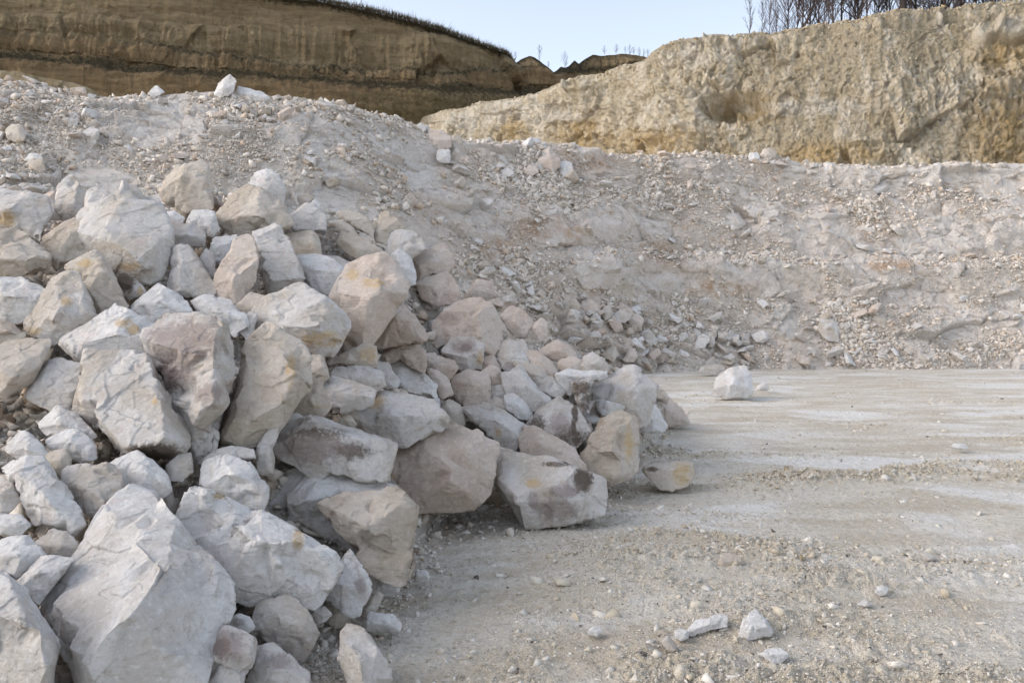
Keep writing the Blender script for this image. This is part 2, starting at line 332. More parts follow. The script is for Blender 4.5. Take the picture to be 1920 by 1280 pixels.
# ------------------------------------------------------------------ the boulders of the pile
# label | outline x,y ... (photo pixels, used only to find each stone's place and shape) | ridges x,y,h; ... ('/' starts a new ridge) | options
B_DATA = """
huge white boulder at the bottom edge, largest of all, bright flat top and tan side|60,1149 84,1120 120,1067 141,1046 172,991 200,945 223,922 254,905 299,916 344,995 371,1026 405,1063 437,1101 438,1132 413,1201 388,1280 380,1340 170,1340 150,1290 130,1240 89,1184|371,1026,.02 309,1067,.30 282,1115,.36 240,1156,.40 161,1225,.34 62,1160,0|dz=0 tilt=1.0 fs=.3 amp=.7 c=white
pale boulder cut off by the bottom left corner, left of the huge white boulder|-90,1090 -40,1060 0,1072 25,1090 70,1140 90,1185 105,1220 100,1280 90,1340 -90,1340|-60,1140,.2 20,1160,.3 70,1190,.3 80,1260,.2|c=white
long pale boulder with tan right face, between the huge white and the squarish boulders|338,985 360,920 375,912 420,930 480,960 540,990 600,1010 640,1035 641,1060 610,1110 590,1138 560,1130 520,1118 470,1135 430,1110 395,1060 360,1020|360,975,.12 470,1010,.3 545,1015,.32 615,1035,.1/545,1015,.32 520,1050,.32 515,1112,.05|stain=o,412,925,14,10;o,560,1010,10,22 c=white
squarish boulder with white top and smooth tan front, nearest the bare gravel in front|596,950 613,936 692,922 744,915 764,926 780,947 778,991 773,1060 751,1091 720,1090 692,1080 668,1046 634,995|605,952,.05 680,978,.27 720,965,.30 779,990,.05|c=tan dz=-.32
broad grey white boulder behind the squarish boulder with two top faces meeting at a ridge|503,960 510,929 551,881 620,866 641,878 699,898 742,916 742,1000 680,1040 651,1032 596,1000 555,978 517,970|512,958,.1 537,957,.25 575,943,.30 620,938,.28 700,935,.2/620,868,0 575,943,.30|dz=.22 c=white
grey white rounded boulder with a shaded underside, right of the huge white boulder's peak|372,895 385,865 425,853 450,862 480,880 503,910 500,935 490,957 460,947 400,922 375,906|380,890,.1 400,900,.22 440,892,.32 500,912,.08| c=white
mottled grey slab with a brown stained flat face, behind the broad grey white boulder|515,845 525,790 550,777 600,783 640,798 740,828 739,850 725,900 690,905 650,895 590,900 545,872|520,835,.1 570,805,.25 640,812,.28 735,832,.05/640,812,.28 665,890,.1|stain=b,600,812,45,10;p,590,840,60,25;b,660,845,30,14
upright notched pale splinter of rock at the left end of the mottled grey slab|478,872 485,835 500,810 522,803 524,820 508,835 513,860 515,885 498,893 482,885|488,850,.2 503,845,.3 500,880,.2|
large pinkish boulder with rippled fracture scars, left of the long tilted slab by the floor|718,905 735,860 750,820 770,783 800,778 845,797 870,797 900,813 932,838 925,870 920,900 915,930 890,950 850,958 780,960 735,942|745,860,.1 800,850,.22 860,845,.26 925,850,.05/860,845,.26 840,900,.30 850,950,.1|c=pink stain=o,730,895,10,8
long tilted slab with white top and purple brown patches, lying lowest on the quarry floor|893,860 903,845 925,838 950,843 1000,857 1030,858 1060,868 1110,882 1127,895 1132,925 1130,955 1118,968 1080,975 1000,989 980,986 965,962 935,917 912,890|900,862,.05 960,935,.16 985,945,.2 1010,925,.30 1040,905,.32 1075,888,.25 1108,884,.05/1010,925,.30 1000,985,.05/1040,905,.3 1062,940,.22 1070,974,.05|stain=d,1093,900,15,20;p,1045,955,40,16;p,1060,920,26,12;o,1000,905,14,8;b,1045,870,30,5;p,1000,940,10,16
tall blocky cream boulder standing upright at the right front of the pile|1085,862 1110,815 1125,790 1145,778 1170,770 1190,783 1196,830 1194,880 1180,897 1145,906 1100,902 1085,885|1120,815,.15 1150,800,.25 1188,795,.1/1150,800,.25 1155,850,.32 1150,900,.1|c=tan stain=o,1180,830,8,35
pale slab with a smooth rounded top leaning behind the long tilted slab|973,840 980,800 1000,796 1035,818 1075,840 1098,877 1090,892 1030,880 985,865|985,835,.1 1010,825,.22 1060,850,.22 1095,880,.05|c=pink
broken boulder with dark brown purple fracture faces and a black crack|988,795 1010,767 1045,745 1075,760 1095,785 1107,812 1090,832 1078,842 1045,835 1010,815|1000,795,.1 1032,790,.25 1062,792,.28 1100,810,.05/1045,748,.05 1032,790,.25 1030,820,.2|stain=b,1005,800,16,22;p,1050,795,18,18;d,1078,775,5,16;b,1070,822,28,18;d,1075,800,4,14
sloping white slab with a thin orange mark, behind the pale rounded slab|873,770 890,758 915,756 950,775 985,795 992,803 975,832 965,847 935,842 912,810 885,792|885,775,.1 930,790,.28 975,815,.15|stain=o,932,810,7,10
tallest pale boulder at the right end of the pile, with a pointed cream top|1097,728 1112,720 1150,702 1183,686 1211,700 1226,718 1230,745 1215,790 1200,803 1150,795 1118,794 1104,767|1105,735,.1 1150,735,.25 1190,735,.30 1228,728,.05/1190,735,.30 1196,795,.1|dz=-.15
smooth pale block leaning in front of the tallest pale boulder, by the floor|1192,765 1200,745 1215,741 1235,770 1253,798 1243,808 1215,811 1195,806|1200,770,.2 1215,765,.3 1228,800,.15|c=white dz=-.25
low grey pink rock trailing onto the floor, rightmost of the pile|1220,738 1240,735 1265,755 1294,790 1285,798 1265,797 1250,800 1232,785|1230,750,.1 1250,765,.25 1280,790,.1|c=pink
rough brown speckled rock squeezed beside the tallest pale boulder|1071,722 1080,714 1112,710 1108,730 1102,750 1108,772 1095,775 1080,752|1085,725,.2 1092,755,.25|stain=b,1090,728,20,14;b,1098,755,10,18
big round pale boulder high on the left with one broad face, tan underside|148,388 163,364 205,347 240,345 275,364 300,386 316,418 320,455 313,492 297,520 270,536 225,514 195,485 163,470 149,420|152,425,.12 165,438,.20 215,448,.30 258,488,.34 312,482,.08|stain=o,240,500,18,8
pointed block with a cream face atop the pile, above right of the big round boulder|296,358 330,318 380,301 389,315 398,345 401,365 397,396 350,398 322,385 302,372|305,360,.1 330,338,.24 345,326,.28 384,318,.1/384,318,.1 392,350,.18 393,390,.08|c=tan
pale wedge standing behind the left shoulder of the big round pale boulder|105,385 110,345 133,328 152,352 166,370 160,395 150,412 125,421 107,407|115,385,.2 138,380,.3 145,345,.1|
cream fronted block left of the big round pale boulder, below the pale wedge|82,444 120,420 148,407 156,430 165,475 125,490 105,512 92,482|90,448,.1 125,435,.28 155,430,.1/125,435,.28 112,500,.1|c=tan
grey white boulder at the left edge below the gravelly slope, topmost on that side|-60,360 0,357 60,362 88,370 93,400 82,430 72,453 40,435 0,428 -60,425|-40,395,.2 20,390,.3 85,395,.1|stain=o,12,410,16,16
broad flat topped boulder at the left edge, tan lower lip over a dark hollow|-70,430 0,432 25,424 45,438 85,470 90,490 82,505 45,519 0,524 -70,520|-50,482,.3 0,482,.32 50,486,.32 88,479,.1|c=tan
bluish white boulder at the left edge, below the flat topped boulder|-60,530 0,522 35,520 60,530 90,548 78,575 45,602 10,606 -60,605|-40,560,.2 25,556,.3 85,552,.1| c=white
ridged boulder with an ochre stained foot, left of the tan rectangular block|43,606 75,565 92,540 92,525 130,508 148,515 156,540 186,592 180,602 150,612 105,643 50,626|92,545,.1 108,560,.25 98,600,.28 85,630,.1/108,560,.25 150,565,.2 182,595,.05|stain=o,60,620,14,10;o,125,565,12,7
tan rectangular block leaning under the big round pale boulder|118,505 140,490 180,470 193,482 215,520 241,572 205,592 185,596 160,560 147,522|148,512,.15 165,532,.28 200,515,.2/165,532,.28 195,590,.1|c=tan stain=o,160,493,14,8
small dark speckled rock under the big round pale boulder|210,520 228,510 250,520 273,545 268,554 240,562 225,546|220,525,.2 245,535,.25|stain=d,232,530,18,16;o,262,545,6,8
triangular grey boulder with a vertical edge, right of the hollow under the big round boulder|317,545 320,500 330,460 355,462 375,490 405,530 405,554 380,559 345,554|333,470,.1 340,500,.26 338,548,.15|
leaning slab with a tan shaded side, left of the tall pale slab|404,555 405,515 415,490 435,470 437,453 455,442 470,441 481,460 484,490 478,530 450,572 430,562|410,520,.1 430,525,.26 458,505,.28 482,485,.08/430,525,.26 437,560,.1|c=pink
tall pale slab tilted left with a tan lower edge, upper middle of the pile|470,440 500,425 520,420 535,440 548,460 552,475 574,515 560,532 540,543 505,552 490,522 483,487|480,470,.1 492,498,.22 505,525,.28 545,525,.28 571,514,.08|
big white angular boulder near the top of the pile, above the tall pale slab|402,415 430,372 458,350 490,354 520,370 541,400 549,425 520,434 470,446 440,438 420,428|415,408,.1 450,402,.28 490,408,.34 545,422,.08/458,350,0 450,402,.28|c=tan
rounded white boulder behind the big white angular boulder, top middle|463,352 480,326 505,317 523,330 534,355 532,390 490,390|475,350,.1 500,348,.28 528,352,.1|c=white
square block with two flat tan faces, below the thin flat stones at the top|535,441 580,432 593,440 604,470 602,481 560,480 546,462|545,445,.1 585,450,.25 600,475,.1|c=tan
dusty white block right of the big white angular boulder|540,402 570,380 592,385 612,405 610,432 550,434|550,405,.1 580,408,.25 608,415,.1|
little tan fronted stone perched above the dusty white block|559,368 577,362 588,372 570,390 561,382|566,370,.2 578,376,.2|c=tan
white rounded stone beside the perched tan stone at the top|568,390 590,374 600,384 604,400 575,404|575,390,.2 595,392,.2|c=white
round flat faced white boulder between the tall pale slab and the large cream boulder|550,480 590,477 613,480 632,492 649,508 640,532 620,557 585,547 572,518|562,500,.15 600,505,.2 640,515,.1|c=white
large cream boulder with a deeply shaded lower face, centre of the pile|617,557 645,505 690,481 725,480 742,500 763,525 762,560 735,590 705,645 690,657 660,667 642,652 640,600|625,555,.08 645,552,.25 690,562,.34 718,545,.30 760,525,.05/690,562,.34 680,655,.1|c=pink stain=o,660,515,14,9;o,700,530,20,8
wide flat topped boulder with an ochre brown underside, centre of the pile|467,612 485,570 520,548 563,536 600,555 640,582 653,600 648,625 640,650 615,670 580,662 540,650 480,640|475,610,.05 530,616,.26 570,612,.36 600,608,.36 648,595,.08|stain=o,600,635,45,14
tall rough cream boulder leaning left like a tombstone, left centre of the pile|403,815 420,775 445,730 452,690 458,645 470,637 500,606 545,630 570,645 584,680 578,725 550,765 528,802 480,834 450,838|412,808,.05 440,750,.15 470,690,.20 500,625,.05/450,800,.22 475,790,.28 530,745,.30 562,690,.26 575,655,.05|c=tan stain=o,545,695,10,25
boulder with purplish grey rough stains over its whole face, left of the tall cream boulder|272,640 280,620 300,596 345,590 400,598 420,605 433,650 438,690 432,740 412,800 405,842 355,858 350,820 335,775 312,722 290,682|278,645,.1 330,660,.2 400,655,.26 428,640,.08/400,655,.26 408,762,.32/335,766,.28 372,770,.34 408,762,.32 428,735,.1|stain=p,345,640,60,36;p,330,695,32,36;b,310,710,22,26;p,392,740,22,20
white boulder with a bright orange stain, left of the purplish stained boulder|110,642 150,612 180,600 210,573 245,584 270,598 300,615 285,660 270,690 250,700 200,700 160,684 140,672 120,657|125,640,.1 165,640,.24 215,630,.30 270,625,.2|stain=o,232,605,18,8;O,250,618,10,8 c=white
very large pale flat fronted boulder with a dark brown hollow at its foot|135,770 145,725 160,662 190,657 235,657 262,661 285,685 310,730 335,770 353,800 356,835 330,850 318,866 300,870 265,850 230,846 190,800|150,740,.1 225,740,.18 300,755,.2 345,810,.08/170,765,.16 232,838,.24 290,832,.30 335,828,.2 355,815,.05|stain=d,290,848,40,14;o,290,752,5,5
white jagged boulder with a notched edge, below the tall pale slab|361,565 385,552 438,562 440,578 463,590 467,610 460,622 435,630 405,602 375,592|370,565,.1 400,578,.25 450,595,.2|c=white
dark sided boulder at the left edge with a flat grey top, above the shaded cave|-60,650 0,645 50,635 93,637 96,655 75,682 62,712 25,738 0,748 -60,745|-40,690,.25 0,688,.3 30,705,.32 72,682,.15 94,648,.05|c=tan
striped grey block below the left shaded boulder, beside the very large flat fronted boulder|50,730 85,680 110,674 158,685 152,710 139,770 120,773 75,762 55,747|60,728,.1 90,725,.22 140,735,.22 152,700,.05|
small cream boulder at the left edge above the shaded boulder|-50,605 0,600 25,606 50,630 40,642 0,646 -50,645|-30,622,.2 15,622,.25|c=tan
pale round stone with a shaded belly, above the smooth grey potato shaped stones at left|74,800 90,775 110,762 130,770 160,790 182,818 150,830 110,816 88,815|82,800,.1 110,797,.3 150,805,.2|c=white
bumpy rounded stone just below the pale round stone with a shaded belly|88,830 105,812 145,806 180,828 182,860 150,868 110,852|100,830,.1 130,830,.28 175,840,.1| c=white
smooth white lump at the left edge beside small chips|11,847 25,820 45,807 75,830 93,850 75,866 35,862|22,845,.15 50,845,.28 85,850,.1|c=white
smooth cream stone leaning on the potato shaped stone|76,864 100,845 125,841 135,860 130,880 112,897 92,880|90,862,.2 115,862,.25|c=tan
odd shaped smooth stone bent like a boot, in the lower left|2,884 30,860 60,856 95,870 110,898 127,940 145,940 159,960 157,982 140,1001 110,993 55,976 44,950 38,915|20,885,.1 60,905,.22 90,945,.25 150,968,.1| c=white
wide grey boulder behind the huge white boulder's left shoulder|116,900 122,880 150,872 215,868 230,895 235,925 215,955 190,970 150,957 125,932|125,900,.1 160,915,.28 200,935,.28 225,910,.1|c=chalk
dusty flat boulder behind the peak of the huge white boulder|205,868 255,847 290,864 316,893 320,920 300,935 255,940 225,920|215,878,.1 260,885,.24 312,905,.08| c=white
small bluish white boulder third up from the bottom left corner|26,1096 70,1048 100,1041 138,1045 118,1080 95,1102 75,1132 50,1117|35,1092,.1 75,1075,.25 130,1055,.05| c=white
small angular boulder at the left edge, above the bottom left boulder|-20,1028 15,1010 45,1006 80,1028 84,1046 50,1067 28,1086 -20,1075|-5,1040,.2 40,1042,.28 75,1040,.08| c=white
rounded grey stone tucked behind the huge white boulder's left edge|66,1017 100,992 120,996 140,1010 153,1030 146,1047 110,1050 85,1042|75,1018,.1 112,1025,.25 145,1030,.08|
egg shaped pale boulder lying right of the huge white boulder near the bottom|468,1185 478,1139 505,1122 537,1112 572,1139 596,1184 586,1212 566,1240 540,1225 486,1196|475,1180,.1 520,1165,.2 570,1180,.18 590,1190,.05|
pale lumpy boulder wedged below the squarish boulder, with a rough grey spot|600,1112 620,1080 635,1050 652,1031 675,1055 694,1092 690,1118 672,1150 645,1150 620,1132|615,1105,.1 645,1095,.26 685,1100,.12|stain=p,676,1098,10,14 c=white
small white block with a crack, at the foot of the squarish boulder|689,1082 715,1073 735,1080 748,1100 740,1113 720,1118 697,1112|695,1085,.1 718,1098,.26 745,1100,.08|c=white
narrow stick like stone leaning under the cracked white block|674,1152 690,1125 708,1109 718,1117 705,1147 690,1161|682,1148,.1 700,1130,.22|
flat white brick shaped stone on the gravel in front of the pile|686,1164 695,1147 740,1151 753,1170 745,1188 720,1181 690,1181|692,1165,.15 720,1166,.25 748,1172,.1|c=white
cracked white stone at the bottom edge, standing alone on the gravel|636,1225 640,1185 655,1171 680,1180 710,1220 732,1245 736,1268 715,1285 700,1320 660,1320 650,1270|640,1210,.1 668,1222,.28 712,1225,.1/668,1232,.26 680,1262,.28 680,1315,.1|
grey mottled rough boulder at the bottom, right of the huge white boulder|386,1255 400,1200 425,1177 455,1185 482,1196 478,1232 460,1270 440,1330 380,1330|395,1240,.1 430,1225,.28 472,1220,.1|stain=p,425,1210,30,28;d,415,1215,14,16
rough grey stone cut by the bottom edge, beside the mottled boulder|468,1245 480,1215 515,1209 550,1235 577,1262 585,1330 480,1330 465,1275|480,1235,.1 520,1250,.25 575,1275,.08|stain=p,520,1240,22,14
small ragged pale rock wedged above the grey mottled boulder|425,1162 450,1150 470,1158 478,1176 460,1192 440,1182|435,1165,.2 460,1170,.2|stain=p,445,1165,12,8 c=white
small tan fronted stone right of the tall cream boulder|578,685 585,665 605,668 619,705 602,722 583,712|584,688,.15 602,690,.28|c=tan
cream stone with banded ochre layers, under the wide flat topped boulder|609,676 640,665 680,645 705,650 708,667 703,691 655,692 618,694|615,678,.1 655,676,.25 703,672,.1|stain=o,690,668,16,16;b,640,686,24,5 c=tan
shaded boulder in the gap right of the tall cream boulder|534,760 558,742 580,704 600,715 618,750 621,762 600,787 560,782 540,777|545,755,.15 580,750,.28 612,758,.1|c=tan
grey slab in the hollow below the banded cream stone|620,702 630,688 690,688 716,697 723,722 700,737 660,727|625,705,.1 670,708,.2 718,712,.05|
grey boulder below the hollow slab, mostly covered by the ochre marked slab|604,722 625,706 670,718 706,730 700,760 640,775 612,762|612,730,.1 655,740,.2 700,742,.1|
thick white slab with a rough tan edge, right of the hollow, centre of the pile|710,704 720,690 735,680 753,672 785,690 815,718 827,750 822,772 805,748 735,737 716,717|714,706,.05 735,712,.25 770,732,.30 812,742,.12|c=white stain=b,725,714,10,9
pinkish stone behind the thick white slab|716,666 730,648 780,642 792,652 801,680 795,699 770,690 750,674 725,686|722,665,.1 755,665,.25 795,672,.1|c=pink
rounded pink grey stone right of the pinkish stone|788,665 810,663 850,675 859,690 838,720 820,705 800,692|795,672,.1 822,685,.28 855,690,.08|c=pink
large squared pinkish boulder with a straight vertical edge, right of centre|814,638 818,610 831,585 856,568 896,561 922,575 935,600 945,640 926,668 901,662 880,640 836,645 824,653|820,630,.05 835,590,.15 898,580,.28 920,576,.1/898,580,.28 900,648,.22|c=pink dz=-.1
dark grey faced block under the large squared pinkish boulder|824,660 850,634 890,631 904,640 904,692 880,697 857,692 845,670|832,658,.1 858,668,.28 892,666,.30 903,650,.1|stain=p,870,650,22,12;d,872,652,10,6;o,900,670,6,14
cream boulder with a white cut face, hanging above the pinkish stone|693,640 697,575 705,555 730,555 755,575 785,605 802,630 795,642 750,645 705,657|698,585,.1 735,590,.30 765,612,.30 796,635,.08|c=pink
warm rounded boulder perched on the upper right shoulder of the pile|771,486 800,470 830,457 849,480 850,500 835,514 800,519 785,529 774,507|776,490,.1 805,492,.28 846,490,.1|c=pink
shaded boulder beneath the warm rounded boulder on the upper right shoulder|779,532 800,520 838,511 856,530 864,556 850,569 820,574 795,562|785,535,.15 820,535,.28 858,548,.1|c=pink
pale boulder left of the warm rounded boulder on the shoulder|727,458 732,436 755,432 780,437 793,450 800,468 775,482 760,500 728,482|732,455,.1 762,460,.25 795,462,.1|
upright white stone between the large cream boulder and the shoulder boulders|734,478 750,469 770,480 780,510 780,532 762,537 742,520 727,492|740,482,.1 758,500,.24 777,515,.08|c=white
small cream wedge on the skyline of the pile, upper right|701,442 712,405 724,396 745,412 760,430 732,440 728,461 705,453|706,435,.15 725,430,.25 752,430,.08|c=tan
long tan edged slab lying below the small cream wedge|632,452 640,434 670,443 700,455 723,476 700,486 680,497 660,482 640,466|638,452,.1 665,462,.25 715,475,.08|c=tan
flat cream stone at the top of the pile over a dark crack|630,402 650,393 690,410 699,425 698,446 670,430 640,415|640,404,.15 672,415,.22|c=tan
thin cream slice of stone just under the flat cream stone|621,418 640,412 660,425 674,443 650,444 630,434|632,420,.2 655,434,.2|c=tan
whitish boulder left of the rounded spur on the right shoulder|867,562 880,540 900,524 925,530 931,556 915,563 895,561|875,555,.15 900,545,.28 926,550,.1|c=pink
cream boulder right of the large squared pinkish boulder|938,592 960,574 990,590 1001,606 985,632 965,632 948,612|945,594,.1 970,600,.25 996,608,.08|c=pink
small pinkish stone at the tip of the shoulder, above the gravel|998,612 1015,597 1028,605 1026,632 1010,642|1003,612,.2 1018,615,.25|c=pink
rough pale boulder below the cream boulder on the right shoulder|930,672 945,640 980,634 992,665 994,692 960,702 938,692|938,668,.1 965,665,.25 990,675,.08|
rounded pinkish boulder beside the rough pale boulder on the right shoulder|984,657 1010,659 1035,680 1046,700 1040,714 1010,702 996,686|990,662,.1 1018,682,.25 1042,702,.08|c=pink
small warm stone in the row above the tallest pale boulder|1008,664 1025,645 1050,639 1066,650 1080,665 1072,678 1040,676|1015,662,.15 1045,657,.25 1074,666,.08|c=pink
low flat stone in the row between the warm stone and the round pale stone|1045,690 1050,674 1075,669 1093,678 1090,698 1062,700|1052,685,.15 1074,684,.22|c=pink
round pale stone left of the scree toe|1086,692 1095,670 1110,661 1130,672 1142,690 1136,702 1100,702|1092,686,.15 1115,682,.27 1138,690,.08|
long leaning slab behind the broken dark boulder, upper of two|960,682 980,674 1010,690 1040,710 1059,735 1047,746 1015,737 985,702|968,682,.1 1005,702,.24 1052,736,.06|
long leaning slab behind the broken dark boulder, lower of two|940,702 975,688 1000,715 1025,740 1033,752 1010,767 990,775 960,752 945,737|948,706,.1 985,722,.28 1028,750,.06|
white boulder behind the brown speckled rock|1043,702 1060,692 1100,697 1136,694 1136,708 1115,716 1078,722 1073,742 1048,727|1050,705,.15 1090,706,.2 1130,700,.1|c=white
grey pink boulder with a rounded top, middle right of the pile|846,708 880,692 915,700 921,730 918,757 870,762 847,742|852,712,.1 885,722,.26 918,728,.08|c=pink
small block with a pink face behind the grey pink rounded boulder|903,698 920,685 936,690 945,715 941,737 918,732|908,700,.15 926,708,.25|c=pink
small tan brick of stone above the sloping white slab|908,752 930,745 952,750 950,768 925,770 912,764|914,756,.2 942,758,.22|c=tan
white slab leaning against the small tan brick, dark gap below|944,742 965,739 985,755 999,777 990,789 965,782 950,766|950,746,.1 972,760,.25 994,778,.06|c=white
big pale slab with a yellow ochre patch, behind the mottled grey slab|636,790 650,765 680,740 710,732 760,739 810,750 838,780 850,800 800,815 760,842 735,836 690,815|645,785,.08 700,778,.25 760,778,.28 830,785,.08|stain=o,703,755,20,14;O,700,752,12,8
pale block right of the ochre patched slab, with cream edges|823,765 840,749 862,759 872,780 870,800 850,802 835,790|830,768,.15 850,772,.27 868,785,.08|c=tan
pale angular filler block under the pointed block, right of the big round boulder|303,440 320,424 360,418 385,438 383,464 330,466 312,455|315,440,.15 350,440,.28 380,448,.1|
white chunk below the big white angular boulder's left corner|350,418 363,396 400,396 412,430 395,448 368,430|360,415,.2 395,420,.25|c=white
thin pale slab peeping out right of the big round boulder's rim|298,402 325,395 347,410 345,424 318,428 300,418|306,408,.2 336,414,.24|c=white
light block between the dark speckled rock and the triangular grey boulder|246,575 268,552 300,532 320,545 345,558 362,588 345,606 290,612 250,596|256,575,.1 300,562,.26 350,585,.1|c=white
small grey stone in the notch right of the triangular grey boulder|376,484 386,466 402,478 406,515 392,524 380,505|384,485,.2 396,500,.25|
white stone between the leaning slab and the triangular grey boulder|392,470 404,444 446,441 438,470 416,492 402,490|402,462,.2 430,458,.25|c=white
shadowed stone beneath the leaning slab and the tall pale slab|440,575 470,548 500,556 498,590 466,600 445,592|452,572,.2 485,572,.24|c=tan
pale stone beneath the tall pale slab, beside the wide flat topped boulder|455,600 470,585 482,590 476,622 462,636 448,622|460,602,.2 472,606,.2|
grey stone tucked under the mottled grey slab's left end|370,868 392,850 430,838 474,842 478,862 440,862 400,878|385,860,.15 430,850,.24|
dark tucked stone under the very large flat fronted boulder's right foot|312,872 335,852 358,850 362,885 340,905 318,900|325,872,.2 350,870,.2|
rounded grey stone at the lower left edge under the smooth lump|-30,905 0,890 28,905 38,935 20,960 -30,960|-15,925,.2 15,925,.25|
white stone at the lower left edge above the small angular boulder|-30,968 5,962 40,965 58,985 40,1003 -30,1004|-15,985,.2 35,982,.24|c=white
small stone wedged left of the small bluish white boulder|-20,1060 10,1068 28,1090 10,1100 -20,1090|-5,1078,.2 15,1085,.2|c=white
pink grey filler stone left of the small block with a pink face|858,765 890,758 905,762 900,780 875,790 860,782|868,770,.2 892,770,.22|c=pink
pale stone right of the dark grey faced block, behind the grey pink boulder|900,672 925,665 940,690 925,700 905,692|908,678,.2 928,682,.22|c=pink
small pale stone left of the cream boulder with a white cut face|655,672 680,655 694,650 700,668 676,676|664,668,.2 686,664,.2|
small pale stone under the grey pink rounded top boulder|918,725 950,720 962,745 940,752 920,745|926,732,.2 948,735,.22|
pinkish boulder above the thick white slab, below the squared boulder|800,690 825,697 842,712 850,738 830,748 812,725|808,698,.15 830,718,.25|c=pink
"""
# stones standing apart on the floor
F_DATA = """
white boulder standing alone on the open floor near the far slope|1337,742 1340,720 1348,704 1365,692 1395,686 1405,700 1412,725 1411,740 1390,746 1365,746|1342,728,.1 1372,722,.26 1405,722,.1|c=white
small white stone just right of the lone boulder on the open floor|1419,731 1422,722 1432,717 1440,722 1440,732|1425,727,.2 1436,726,.2|c=white
half moon tan and ochre rock, flat topped, on the floor right of the pile|1204,880 1225,869 1270,865 1295,869 1301,888 1287,910 1264,919 1240,916 1220,900 1210,889|1208,880,.1 1250,876,.25 1298,875,.1|c=tan stain=o,1278,890,16,20;b,1222,879,12,4
pointed white stone in the right foreground gravel|1386,1180 1393,1161 1415,1143 1430,1154 1448,1180 1446,1191 1420,1196 1397,1199 1388,1192|1392,1172,.15 1412,1175,.28 1442,1180,.1|c=white
low ragged white slab left of the pointed white stone|1283,1188 1305,1162 1330,1158 1352,1150 1362,1156 1361,1176 1330,1180 1300,1192|1295,1180,.1 1325,1172,.2 1356,1166,.1|c=white
white shell shaped stone below the pointed white stone|1426,1226 1440,1216 1465,1216 1478,1226 1470,1240 1450,1244|1432,1226,.15 1455,1226,.2|c=white
round white cobble at the left end of the ragged white slab|1265,1184 1275,1178 1289,1182 1291,1196 1276,1201 1267,1195|1272,1188,.2 1284,1188,.2|c=white
white wedge stone left of the round white cobble|1241,1200 1252,1192 1266,1206 1270,1220 1255,1221 1244,1210|1250,1202,.2 1262,1212,.15|
lumpy tan clod of earth alone on the gravel|1346,1056 1352,1042 1370,1036 1388,1043 1393,1058 1378,1068 1355,1068|1354,1054,.2 1375,1050,.25|c=tan
thin grey white flake propped on the floor at the far right|1783,837 1790,831 1808,832 1817,842 1800,843|1790,836,.2 1808,838,.2|c=white
small white block in the gravel below the clod, far right|1641,1110 1645,1099 1660,1098 1667,1106 1660,1115 1648,1115|1646,1106,.2 1660,1106,.2|c=white
white flat chip with a point in the right gravel|1606,1132 1614,1128 1622,1123 1636,1134 1622,1137|1613,1131,.2 1628,1132,.2|c=white
small white pyramid stone on the gravel right of the tilted slab|1226,1056 1234,1045 1243,1054 1240,1060 1229,1060|1230,1054,.2 1239,1055,.2|c=white
little white stone at the right foot of the squarish boulder|777,1085 781,1069 800,1070 806,1080 800,1090 783,1090|782,1078,.2 798,1080,.2|c=white
grey stone under the pale lumpy boulder|582,1152 590,1140 610,1138 622,1150 612,1164 596,1168|590,1150,.2 612,1152,.2|
half buried white lump on the gravel left of centre front|1102,1183 1108,1175 1122,1174 1130,1182 1120,1192 1107,1190|1108,1182,.2 1123,1182,.2|c=white
pale pyramid stone in the churned gravel|1511,1072 1516,1058 1525,1055 1535,1068 1532,1076|1517,1068,.2 1528,1068,.2|
grey flake standing in the gravel on the right|1726,1038 1735,1034 1756,1044 1748,1051 1734,1048|1736,1040,.2 1748,1046,.2|
"""
